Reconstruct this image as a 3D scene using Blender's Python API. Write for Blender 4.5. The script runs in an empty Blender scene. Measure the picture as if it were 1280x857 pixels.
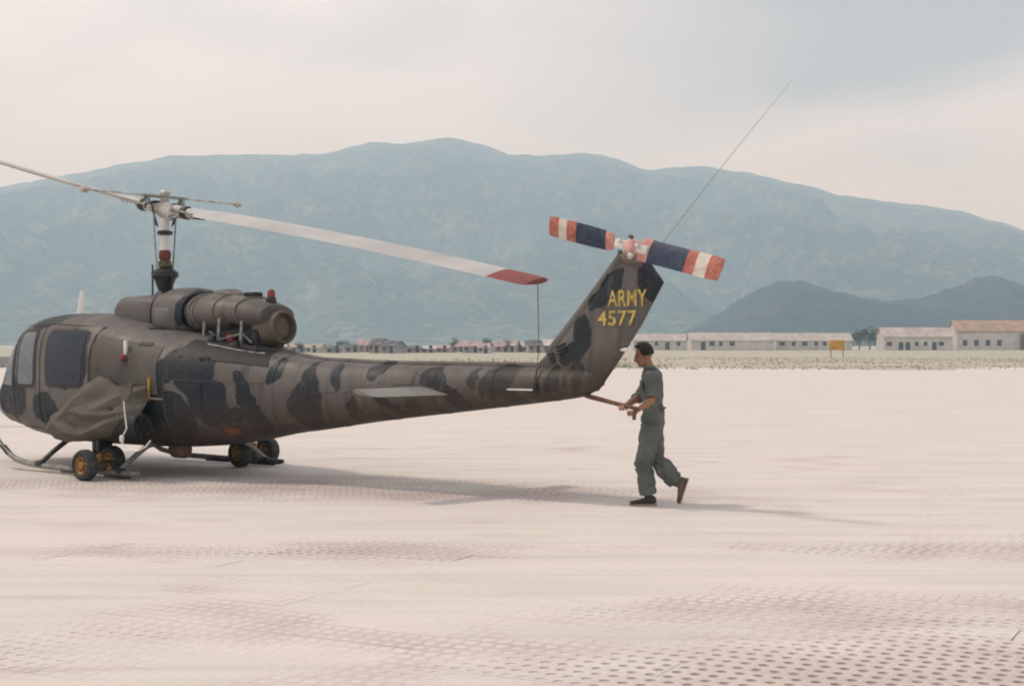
import bpy, bmesh, math, random
from mathutils import Vector, Matrix, noise
random.seed(7)
S = bpy.context.scene
COL = S.collection
R = math.radians
sm = lambda a, b, x: (lambda t: t*t*(3-2*t))(max(0., min(1., (x-a)/(b-a))))

# ------------------------------------------------------------ camera
EYE = 1.78
cd = bpy.data.cameras.new('camera'); cam = bpy.data.objects.new('camera', cd); COL.objects.link(cam)
cam.location = (0, 0, EYE); cam.rotation_euler = (R(90), 0, 0)
cd.lens = 50.6; cd.sensor_width = 36; cd.shift_y = .0012
cd.clip_start = .1; cd.clip_end = 30000
S.camera = cam
S.view_settings.view_transform = 'Standard'; S.view_settings.look = 'None'
S.view_settings.exposure = 0.0; S.view_settings.gamma = 1
S.render.film_transparent = False
S.cycles.volume_bounces = 5
S.cycles.max_bounces = 8
S.cycles.filter_width = 2.0

# ------------------------------------------------------------ sun and sky
SUNV = Vector((-.62, .10, 1)).normalized()         # towards the sun
sd = bpy.data.lights.new('sun', 'SUN'); sun = bpy.data.objects.new('sun', sd); COL.objects.link(sun)
sd.energy = 1.85; sd.angle = R(5.5); sd.color = (1, .95, .87)
sun.rotation_euler = SUNV.to_track_quat('Z', 'Y').to_euler(); sun.location = (-30, 5, 50)

W = bpy.data.worlds.new('World'); S.world = W; W.use_nodes = True
nt = W.node_tree; N = nt.nodes; L = nt.links
for n in list(N): N.remove(n)

def nd(N, t, **k):
    n = N.new(t)
    for a, b in k.items(): setattr(n, a, b)
    return n

def mth(N, L, op, a, b=None, clamp=False):
    n = N.new('ShaderNodeMath'); n.operation = op; n.use_clamp = clamp
    for i, v in enumerate((a, b)):
        if v is None: continue
        if hasattr(v, 'links'): L.new(v, n.inputs[i])
        else: n.inputs[i].default_value = v
    return n.outputs[0]

def mixc(N, L, fac, a, b, mode='MIX'):
    n = N.new('ShaderNodeMix'); n.data_type = 'RGBA'; n.blend_type = mode
    for i, v in ((0, fac), (6, a), (7, b)):
        if hasattr(v, 'links'): L.new(v, n.inputs[i])
        elif i == 0: n.inputs[0].default_value = v
        else: n.inputs[i].default_value = (*v, 1) if len(v) == 3 else v
    return n.outputs[2]

def ramp(N, L, fac, stops):
    n = N.new('ShaderNodeValToRGB'); e = n.color_ramp.elements
    while len(e) < len(stops): e.new(.5)
    for i, (p, c) in enumerate(stops):
        e[i].position = p; e[i].color = (c, c, c, 1) if isinstance(c, (int, float)) else (*c, 1)
    L.new(fac, n.inputs[0]); return n.outputs[0]

sky = nd(N, 'ShaderNodeTexSky', sky_type='NISHITA'); sky.sun_disc = False
sky.sun_elevation = math.asin(SUNV.z); sky.sun_rotation = math.atan2(SUNV.x, SUNV.y)
sky.dust_density = 3
b1 = nd(N, 'ShaderNodeBackground'); b1.inputs[1].default_value = .10; L.new(sky.outputs[0], b1.inputs[0])
tc = nd(N, 'ShaderNodeTexCoord'); sp = nd(N, 'ShaderNodeSeparateXYZ'); L.new(tc.outputs['Generated'], sp.inputs[0])
mp = nd(N, 'ShaderNodeMapping'); mp.inputs['Scale'].default_value = (1, 1, 3.2); L.new(tc.outputs['Generated'], mp.inputs[0])
n1 = nd(N, 'ShaderNodeTexNoise'); n1.inputs['Scale'].default_value = 2.1; n1.inputs['Detail'].default_value = 4; L.new(mp.outputs[0], n1.inputs[0])
n2 = nd(N, 'ShaderNodeTexNoise'); n2.inputs['Scale'].default_value = 5; n2.inputs['Detail'].default_value = 5; L.new(mp.outputs[0], n2.inputs[0])
# a broad grey bank of cloud above the pale horizon band, all the way round, lower edge wandering with the noise
edge = mth(N, L, 'MULTIPLY', mth(N, L, 'SUBTRACT', n1.outputs[0], .5), .34)
edge = mth(N, L, 'ADD', edge, mth(N, L, 'MULTIPLY', mth(N, L, 'SUBTRACT', n2.outputs[0], .5), .035))
tilt = mth(N, L, 'MINIMUM', mth(N, L, 'MULTIPLY', mth(N, L, 'SUBTRACT', sp.outputs[0], .19), .2), .05)
v = mth(N, L, 'SUBTRACT', mth(N, L, 'ADD', sp.outputs[2], mth(N, L, 'MULTIPLY', edge, .45)), tilt)
bank = ramp(N, L, v, [(.125, 0.), (.175, 1.), (.6, .8), (.9, .3)])
side = ramp(N, L, mth(N, L, 'ADD', mth(N, L, 'ADD', sp.outputs[0], edge), .5), [(.44, 0.), (.72, 1.)])
wisps = ramp(N, L, mth(N, L, 'ADD', n2.outputs[0], mth(N, L, 'MULTIPLY', sp.outputs[2], .2)), [(.42, 0.), (.75, .42)])
grey = mth(N, L, 'MAXIMUM', mth(N, L, 'MULTIPLY', bank, side), wisps)
ccol = mixc(N, L, grey, (1.10, 1.05, 1.06), (.40, .42, .47))
b2 = nd(N, 'ShaderNodeBackground'); b2.inputs[1].default_value = 1.0; L.new(ccol, b2.inputs[0])
mx = nd(N, 'ShaderNodeMixShader'); mx.inputs[0].default_value = .93
L.new(b1.outputs[0], mx.inputs[1]); L.new(b2.outputs[0], mx.inputs[2])
ow = nd(N, 'ShaderNodeOutputWorld'); L.new(mx.outputs[0], ow.inputs[0])

# ------------------------------------------------------------ materials
MATS = {}
def mat(name, col, rough=.7, metal=0., var=.12, scale=6., bump=0., bscale=40., spec=.4, dirt=None):
    if name in MATS: return MATS[name]
    m = bpy.data.materials.new(name); m.use_nodes = True; MATS[name] = m
    N = m.node_tree.nodes; L = m.node_tree.links; p = N['Principled BSDF']
    p.inputs['Roughness'].default_value = rough; p.inputs['Metallic'].default_value = metal
    p.inputs['Specular IOR Level'].default_value = spec
    tc = nd(N, 'ShaderNodeTexCoord'); n = nd(N, 'ShaderNodeTexNoise')
    n.inputs['Scale'].default_value = scale; n.inputs['Detail'].default_value = 5
    L.new(tc.outputs['Object'], n.inputs[0])
    lo = tuple(c*(1-var*1.6) for c in col); hi = tuple(min(1, c*(1+var*1.6)) for c in col)
    c = mixc(N, L, ramp(N, L, n.outputs[0], [(.3, 0.), (.7, 1.)]), lo, hi)
    if dirt:
        n3 = nd(N, 'ShaderNodeTexNoise'); n3.inputs['Scale'].default_value = scale*2.7; n3.inputs['Detail'].default_value = 6
        L.new(tc.outputs['Object'], n3.inputs[0])
        c = mixc(N, L, ramp(N, L, n3.outputs[0], [(.5, 0.), (.68, .8)]), c, dirt)
    L.new(c, p.inputs['Base Color'])
    if bump:
        b = nd(N, 'ShaderNodeTexNoise'); b.inputs['Scale'].default_value = bscale; b.inputs['Detail'].default_value = 4
        L.new(tc.outputs['Object'], b.inputs[0])
        bp = nd(N, 'ShaderNodeBump'); bp.inputs['Strength'].default_value = bump; bp.inputs['Distance'].default_value = .02
        L.new(b.outputs[0], bp.inputs['Height']); L.new(bp.outputs[0], p.inputs['Normal'])
    return m

# ------------------------------------------------------------ mesh helpers
def frame_of(d):
    d = d.normalized(); a = Vector((0, 0, 1)) if abs(d.z) < .9 else Vector((1, 0, 0))
    u = d.cross(a).normalized(); return u, d.cross(u).normalized()

class G:
    def __init__(s): s.v = []; s.f = []
    def add(s, vs, fs):
        o = len(s.v); s.v += [tuple(x) for x in vs]; s.f += [tuple(i+o for i in f) for f in fs]; return s
    def box(s, c, d, rz=0., M=None, bev=0.):
        x, y, z = (k/2 for k in d)
        m = Matrix.Translation(c) @ (M.to_4x4() if M else Matrix.Rotation(rz, 4, 'Z'))
        if bev:
            bm = bmesh.new(); bmesh.ops.create_cube(bm, size=1)
            for w in bm.verts: w.co = Vector((w.co.x*2*x, w.co.y*2*y, w.co.z*2*z))
            bmesh.ops.bevel(bm, geom=bm.edges[:], offset=bev, segments=2, affect='EDGES', profile=.5)
            bm.verts.index_update()
            s.add([m @ w.co for w in bm.verts], [[w.index for w in f.verts] for f in bm.faces]); bm.free(); return s
        vs = [m @ Vector((a*x, b*y, e*z)) for a in (-1, 1) for b in (-1, 1) for e in (-1, 1)]
        return s.add(vs, [(0, 1, 3, 2), (4, 6, 7, 5), (0, 4, 5, 1), (2, 3, 7, 6), (0, 2, 6, 4), (1, 5, 7, 3)])
    def loft(s, rings, cap=True):
        n = len(rings[0]); vs = [p for r in rings for p in r]; fs = []
        for i in range(len(rings)-1):
            for j in range(n):
                k = (j+1) % n; fs.append((i*n+j, i*n+k, (i+1)*n+k, (i+1)*n+j))
        if cap: fs += [tuple(range(n))[::-1], tuple((len(rings)-1)*n+j for j in range(n))]
        return s.add(vs, fs)
    def tube(s, pts, r, n=10, cap=True):
        pts = [Vector(p) for p in pts]; rs = r if isinstance(r, (list, tuple)) else [r]*len(pts); rings = []; u = None
        for i, p in enumerate(pts):
            d = (pts[min(i+1, len(pts)-1)]-pts[max(i-1, 0)]).normalized()
            if u is None: u, w = frame_of(d)
            else:
                u = (u-d*u.dot(d)).normalized(); w = d.cross(u)
            w = d.cross(u)
            rr = rs[i] if isinstance(rs[i], (list, tuple)) else (rs[i], rs[i])
            rings.append([p+u*(math.cos(2*math.pi*j/n)*rr[0])+w*(math.sin(2*math.pi*j/n)*rr[1]) for j in range(n)])
        return s.loft(rings, cap)
    def lathe(s, prof, o=(0, 0, 0), ax=(0, 0, 1), n=20):
        ax = Vector(ax).normalized(); u, w = frame_of(ax); o = Vector(o)
        return s.loft([[o+ax*h+u*(max(r, 1e-4)*math.cos(2*math.pi*j/n))+w*(max(r, 1e-4)*math.sin(2*math.pi*j/n)) for j in range(n)] for r, h in prof])
    def prism(s, poly, a, b):                       # poly: function p(t) -> list of points for offset a and b
        A = [Vector(p) for p in poly(a)]; B = [Vector(p) for p in poly(b)]; n = len(A)
        return s.add(A+B, [tuple(range(n))[::-1], tuple(range(n, 2*n))]+[(i, (i+1) % n, n+(i+1) % n, n+i) for i in range(n)])
    def build(s, name, m, parent=None, smooth=True, angle=35, loc=None, fix=True):
        me = bpy.data.meshes.new(name); me.from_pydata(s.v, [], s.f)
        bm = bmesh.new(); bm.from_mesh(me)
        if fix: bmesh.ops.recalc_face_normals(bm, faces=bm.faces)
        ca = math.cos(R(angle))
        for f in bm.faces: f.smooth = smooth
        if smooth:
            for e in bm.edges:
                if len(e.link_faces) == 2 and e.link_faces[0].normal.dot(e.link_faces[1].normal) < ca: e.smooth = False
        bm.to_mesh(me); bm.free()
        if m: me.materials.append(m)
        o = bpy.data.objects.new(name, me); COL.objects.link(o)
        if parent: o.parent = parent
        if loc: o.location = loc
        return o

def link_mesh(name, me, parent=None, loc=None):
    o = bpy.data.objects.new(name, me); COL.objects.link(o)
    if parent: o.parent = parent
    if loc is not None: o.location = loc
    return o
def empty(name, loc, rz=0.):
    o = bpy.data.objects.new(name, None); COL.objects.link(o); o.location = loc; o.rotation_euler = (0, 0, rz); o.empty_display_size = .3
    return o
def tag(o, label=None, cat=None, group=None, kind=None):
    if label: o['label'] = label
    if cat: o['category'] = cat
    if group: o['group'] = group
    if kind: o['kind'] = kind
    return o

# ------------------------------------------------------------ ground
def ground_mat(name, kind):
    m = bpy.data.materials.new(name); m.use_nodes = True
    N = m.node_tree.nodes; L = m.node_tree.links; p = N['Principled BSDF']
    p.inputs['Roughness'].default_value = .9; p.inputs['Specular IOR Level'].default_value = .2
    g = nd(N, 'ShaderNodeNewGeometry'); P = g.outputs['Position']
    def nz(sc, det=5, stretch=None, rot=0):
        n = nd(N, 'ShaderNodeTexNoise'); n.inputs['Scale'].default_value = sc; n.inputs['Detail'].default_value = det
        if stretch:
            q = nd(N, 'ShaderNodeMapping'); q.inputs['Scale'].default_value = stretch; q.inputs['Rotation'].default_value = (0, 0, rot)
            L.new(P, q.inputs[0]); L.new(q.outputs[0], n.inputs[0])
        else: L.new(P, n.inputs[0])
        return n.outputs[0]
    if kind in ('sand', 'steel'):
        c = mixc(N, L, ramp(N, L, nz(.35), [(.35, 0.), (.65, 1.)]), (.68, .605, .57), (.66, .60, .54))
        c = mixc(N, L, ramp(N, L, nz(1.6, 6, (.25, 1.6, 1), R(28)), [(.42, 0.), (.72, .55)]), c, (.53, .475, .425))
        c = mixc(N, L, ramp(N, L, nz(22, 4), [(.45, 0.), (.75, .35)]), c, (.48, .42, .37))
        # long faint tyre and drag marks
        c = mixc(N, L, ramp(N, L, nz(2.4, 3, (.06, 2.4, 1), R(-12)), [(.56, 0.), (.66, .22)]), c, (.44, .38, .33))
        if kind == 'steel':
            c = mixc(N, L, ramp(N, L, nz(.55, 4), [(.40, 0.), (.62, .55)]), c, (.42, .32, .30))
    elif kind == 'field':
        sx = nd(N, 'ShaderNodeSeparateXYZ'); L.new(P, sx.inputs[0])
        c = mixc(N, L, ramp(N, L, nz(.05, 6, (.25, 1.2, 1)), [(.38, 0.), (.6, 1.)]), (.38, .36, .28), (.50, .45, .38))
        c = mixc(N, L, ramp(N, L, nz(.12, 5, (.15, 1, 1)), [(.55, 0.), (.68, .8)]), c, (.44, .33, .24))
        c = mixc(N, L, ramp(N, L, nz(.8, 5), [(.4, 0.), (.7, .5)]), c, (.24, .24, .155))
    elif kind == 'tarmac':
        c = mixc(N, L, ramp(N, L, nz(.2, 6, (.2, 1, 1)), [(.3, 0.), (.7, 1.)]), (.11, .105, .105), (.16, .15, .145))
    L.new(c, p.inputs['Base Color'])
    b = nd(N, 'ShaderNodeBump'); b.inputs['Strength'].default_value = .35; b.inputs['Distance'].default_value = .01
    L.new(nz(30, 5), b.inputs['Height']); L.new(b.outputs[0], p.inputs['Normal'])
    return m

PLROT = R(-28)
pits = [(2.75, 8.0, 1.45, .8, .045), (1.2, 7.75, .9, .45, .020), (-2.3, 9.0, 1.6, .75, .008), (-.1, 8.0, 1.3, .5, .008), (-3.2, 7.9, .8, .6, .008),
        (2.6, 9.6, 1.4, .6, .008), (.8, 9.5, 1.2, .4, .006), (-3.0, 18.6, 3.5, .8, .02), (-.5, 17.2, 3.5, .9, .016), (-6, 18.5, 2, .8, .01), (3.5, 12.5, 2, .6, .012), (-2, 12.5, 2.5, .6, .010)]
def level(x, y):
    h = .0014 + .0050*noise.noise(Vector((x*.35, y*.55, 3))) + .004*noise.noise(Vector((x*1.5, y*1.9, 9)))
    for a, b, ra, rb, d in pits:
        q = ((x-a)/ra)**2+((y-b)/rb)**2
        if q < 4: h -= d*math.exp(-q*1.1)*(1+.5*noise.noise(Vector((x*2.5, y*2.5, 1))))
    return max(-.05, h)
xs = [-900, -400, -150]+list(range(-60, -12, 2))+[-12+.12*i for i in range(201)]+list(range(14, 60, 2))+[60, 150, 400, 900]
ys = [-60, -20, 0, 4, 5.5]+[6.2+.085*i for i in range(250)]+[28.5, 32, 38, 46, 56, 70, 90, 106]
g = G()
for j, y in enumerate(ys):
    for x in xs:
        near = 6 < y < 27.5 and abs(x) < 12.1
        z = level(x, y) if near else .006
        yy = y+(13*noise.fractal(Vector((x*.06, 4, 0)), .8, 2, 4) if y == 106 else 0)
        g.v.append((x, yy, z))
nx = len(xs)
g.f = [(j*nx+i, j*nx+i+1, (j+1)*nx+i+1, (j+1)*nx+i) for j in range(len(ys)-1) for i in range(nx-1)]
apron = g.build('apron', ground_mat('pale_sand', 'sand'), smooth=True, fix=False, angle=80)
tag(apron, 'pale sandy airfield apron over pierced steel matting', kind='structure')

# one pierced plank, three rows of 29 holes, shared by every copy
g = G(); CX, CY, HR = .105, .125, .033
for i in range(29):
    for j in range(3):
        cx = (i-14)*CX; cy = (j-1)*CY
        sq = [(1, 0), (1, 1), (0, 1), (-1, 1), (-1, 0), (-1, -1), (0, -1), (1, -1)]
        o = [(cx+a*CX/2, cy+b*CY/2, .0) for a, b in sq]
        h = [(cx+HR*math.cos(k*math.pi/4), cy+HR*math.sin(k*math.pi/4), -.004) for k in range(8)]
        w = [(cx+HR*.93*math.cos(k*math.pi/4), cy+HR*.93*math.sin(k*math.pi/4), -.03) for k in range(8)]
        f = [(k, (k+1) % 8, 8+(k+1) % 8, 8+k) for k in range(8)]+[(8+k, 8+(k+1) % 8, 16+(k+1) % 8, 16+k) for k in range(8)]
        g.add(o+h+w, f)
Lp, Wp = 29*CX/2, 3*CY/2
g.add([(-Lp, -Wp, 0), (Lp, -Wp, 0), (Lp, -Wp, -.03), (-Lp, -Wp, -.03)], [(0, 1, 2, 3)])
g.add([(-Lp, Wp, 0), (Lp, Wp, 0), (Lp, Wp, -.03), (-Lp, Wp, -.03)], [(3, 2, 1, 0)])
steel = ground_mat('dusty_steel', 'steel')
pl0 = g.build('plank', steel, apron, smooth=False, fix=False)
spots = []
for a in range(-20, 21):
    for b in range(-90, 91):
        u = a*3.047+(1.523 if b % 2 else 0); w = b*.3765
        x = u*math.cos(PLROT)-w*math.sin(PLROT); y = 16+u*math.sin(PLROT)+w*math.cos(PLROT)
        if 5.0 < y < 27 and abs(x) < .36*y+1.4: spots.append((x*x+y*y, x, y))
spots.sort(); spots = spots[:298]
for k, (_, x, y) in enumerate(spots):
    o = pl0 if k == 0 else link_mesh('plank', pl0.data, apron)
    o.location = (x, y, random.uniform(-.001, .0012)); o.rotation_euler = (random.uniform(-.001, .001), random.uniform(-.0006, .0006), PLROT)

g = G(); g.add([(-9000, 100, -.03), (9000, 100, -.03), (9000, 9000, -.03), (-9000, 9000, -.03)], [(0, 1, 2, 3)])
g.add([(-9000, -400, -.03), (9000, -400, -.03), (9000, 100, -.03), (-9000, 100, -.03)], [(0, 1, 2, 3)])
tag(g.build('ground', ground_mat('dry_field', 'field'), smooth=False, fix=False), 'flat dry grass field beyond the apron', kind='structure')
g = G(); n = 40
g.add([(-420+i*11, 113+2*noise.noise(Vector((i*.4, 0, 0))), -.022) for i in range(n)]+[(-420+i*11, 205+6*noise.noise(Vector((i*.3, 5, 0)))-max(0, i-35)*22, -.022) for i in range(n)],
      [(i, i+1, n+i+1, n+i) for i in range(n-1)])
tag(g.build('road', ground_mat('dark_tarmac', 'tarmac'), smooth=False, fix=False), 'dark tarmac taxiway behind the tail boom', kind='structure')
g = G()
for y, h, x0, x1 in ((31.2, .10, -26, -6.6), (58, .5, -30, 60)):
    vs = []
    for i in range(25):
        x = x0+(x1-x0)*i/24; vs += [(x, y-.5*(x-x0)*.04, .014), (x, y+h-.5*(x-x0)*.04, .014)]
    if h < .2: g.add(vs, [(2*i, 2*i+2, 2*i+3, 2*i+1) for i in range(24)])
tag(g.build('apron_line', mat('apron_line_tan', (.42, .30, .20), .8, var=.2), smooth=False, fix=False), 'thin tan line across the apron', kind='structure')  # thin tan strip lying on the apron

# grass tufts along the far edge of the apron
g = G()
for i in range(5200):
    y = 100+random.random()*85; x = random.uniform(-.05*y, .38*y) if random.random() < .8 else random.uniform(-.37*y, 0)
    if noise.noise(Vector((x*.08, y*.2, 2))) < .06: continue
    s = random.uniform(.04, .12); a = random.uniform(0, 3.14)
    for q in range(3):
        b = a+q*1.05; dx = math.cos(b)*s*.8; dy = math.sin(b)*s*.8
        g.add([(x-dx, y-dy, -.02), (x+dx, y+dy, -.02), (x+dx*.5+random.uniform(-.1, .1), y+dy*.4, s), (x-dx*.6, y-dy*.5, s*random.uniform(.5, 1))], [(0, 1, 2, 3)])
tag(g.build('grass', mat('dry_grass', (.46, .42, .32), .9, var=.35, scale=.15), smooth=False, fix=False), 'rough dry grass along the far edge of the apron', 'grass', kind='stuff')

# ------------------------------------------------------------ mountains
CR = [(-900, 300), (-500, 285), (-250, 262), (0, 232), (20, 228), (60, 221), (95, 214), (150, 203), (220, 193), (300, 191), (400, 190), (440, 180), (465, 175), (500, 177), (555, 169), (600, 178), (640, 190),
      (680, 194), (720, 188), (750, 192), (815, 210), (870, 205), (930, 213), (1000, 228), (1060, 243), (1130, 252), (1200, 262), (1250, 275), (1300, 292), (1500, 330), (1900, 372), (2400, 395)]
FH = [(780, 434), (840, 421), (890, 405), (925, 380), (955, 358), (977, 351), (1005, 352), (1040, 361), (1080, 371), (1115, 376), (1150, 372), (1200, 356), (1225, 346), (1245, 343), (1270, 352), (1300, 366), (1400, 350), (1600, 372), (1900, 400), (2200, 434)]
def interp(t, x):
    if x <= t[0][0]: return t[0][1]
    for (a, b), (c, d) in zip(t, t[1:]):
        if x <= c:
            k = (x-a)/(c-a); k = k*.5+k*k*(3-2*k)*.5; return b+(d-b)*k
    return t[-1][1]
def hill_mat(name, c1, c2, c3):
    m = bpy.data.materials.new(name); m.use_nodes = True
    N = m.node_tree.nodes; L = m.node_tree.links; p = N['Principled BSDF']; p.inputs['Roughness'].default_value = 1; p.inputs['Specular IOR Level'].default_value = .1
    P = nd(N, 'ShaderNodeNewGeometry').outputs['Position']
    def nz(s, d=8):
        n = nd(N, 'ShaderNodeTexNoise'); n.inputs['Scale'].default_value = s; n.inputs['Detail'].default_value = d; n.inputs['Roughness'].default_value = .62; L.new(P, n.inputs[0]); return n.outputs[0]
    c = mixc(N, L, ramp(N, L, nz(.004), [(.38, 0.), (.62, 1.)]), c1, c2)
    c = mixc(N, L, ramp(N, L, nz(.014), [(.5, 0.), (.66, .8)]), c, c3)
    c = mixc(N, L, ramp(N, L, nz(.06, 6), [(.40, .9), (.58, 0.)]), c, tuple(k*.45 for k in c1))
    L.new(c, p.inputs['Base Color'])
    b = nd(N, 'ShaderNodeBump'); b.inputs['Strength'].default_value = 1; b.inputs['Distance'].default_value = 22
    L.new(nz(.03, 8), b.inputs['Height']); L.new(b.outputs[0], p.inputs['Normal'])
    return m
def terrain(name, prof, Yc, Y0, Y1, X0, X1, nx, ny, amp, m, label, sc):
    g = G()
    for j in range(ny):
        t = j/(ny-1); Y = Y0+(Y1-Y0)*t
        for i in range(nx):
            X = X0+(X1-X0)*i/(nx-1)
            px = 640+1800*X/Yc
            h = (430-interp(prof, px))/1800*Yc+EYE
            h = max(h, 0); h *= 1+(.005 if Yc > 2000 else .045)*noise.fractal(Vector((X/90*4200/Yc, 3, 0)), .7, 2, 4)
            if Y <= Yc: q = (Y-Y0)/(Yc-Y0); f = q**1.25
            else: q = 1-(Y-Yc)/(Y1-Yc); f = max(0, q)**1.1
            rn = 1-abs(noise.fractal(Vector((X/sc, Y/sc*.55, 2.3)), .9, 2.1, 5))*2
            d = amp*h*rn*q*(1-q)*4*.9 - amp*h*.35*(1-abs(2*q-1))
            d += h*.008*noise.fractal(Vector((X/sc*6, Y/sc*6, 0)), .8, 2, 4)*min(1, q*3)
            z = h*f+d
            if Y < Yc: z = min(z, (430-interp(prof, 640+1800*X/Y))/1800*Y*(.975-.06*(1-q)+(.05*noise.fractal(Vector((X/45, Y/45, 1)), .8, 2, 4) if Yc < 2000 else 0)))
            if Y < Yc: z = min(z, (h*.985-EYE)*Y/Yc+EYE+(h*.004)*noise.noise(Vector((X/40, Y/40, 0))))
            g.v.append((X, Y, max(z, -.5) if q > 0.001 else -.5))
    g.f = [(j*nx+i, j*nx+i+1, (j+1)*nx+i+1, (j+1)*nx+i) for j in range(ny-1) for i in range(nx-1)]
    return tag(g.build(name, m, smooth=True, fix=False, angle=80), label, kind='structure')
terrain('mountain_range', CR, 4200, 1900, 6200, -3600, 3600, 520, 170, .27, hill_mat('mountain_scrub', (.05, .075, .065), (.12, .15, .12), (.25, .25, .19)), 'long hazy green mountain ridge behind the airfield', 420)
terrain('foothill', FH, 1700, 1250, 2300, 150, 1500, 300, 110, .34, hill_mat('foothill_scrub', (.018, .028, .026), (.03, .042, .032), (.085, .075, .06)), 'low dark foothills in front of the mountain on the right', 95)
# haze: a real body of air
hz = G().box((0, 2950, 380), (8200, 7000, 772)).build('haze', None, smooth=False)
hm = bpy.data.materials.new('air'); hm.use_nodes = True; Nn = hm.node_tree.nodes; Nn.remove(Nn['Principled BSDF'])
pv = nd(Nn, 'ShaderNodeVolumePrincipled'); pv.inputs['Density'].default_value = .00036; pv.inputs['Color'].default_value = (.55, .79, 1, 1); pv.inputs['Absorption Color'].default_value = (1, 1, 1, 1); pv.inputs['Anisotropy'].default_value = .1
hm.node_tree.links.new(pv.outputs[0], [n for n in Nn if n.type == 'OUTPUT_MATERIAL'][0].inputs['Volume'])
hz.data.materials.append(hm); tag(hz, 'pale blue haze filling the valley air', 'haze', kind='stuff')

# ------------------------------------------------------------ helicopter
MX, MY, HROT = -4.92, 20.4, math.atan2(-.616, .788)
heli = empty('helicopter', (MX, MY, 0), HROT)
tag(heli, 'camouflaged army helicopter with drooping white main rotor and striped tail rotor', 'helicopter')
V = lambda s, l, z: Vector((s, -l, z))             # s aft of the mast, l to port, z up
CA, SA = math.cos(HROT), math.sin(HROT)
def world(s, l, z): return Vector((MX+s*CA+l*SA, MY+s*SA-l*CA, z))

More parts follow.
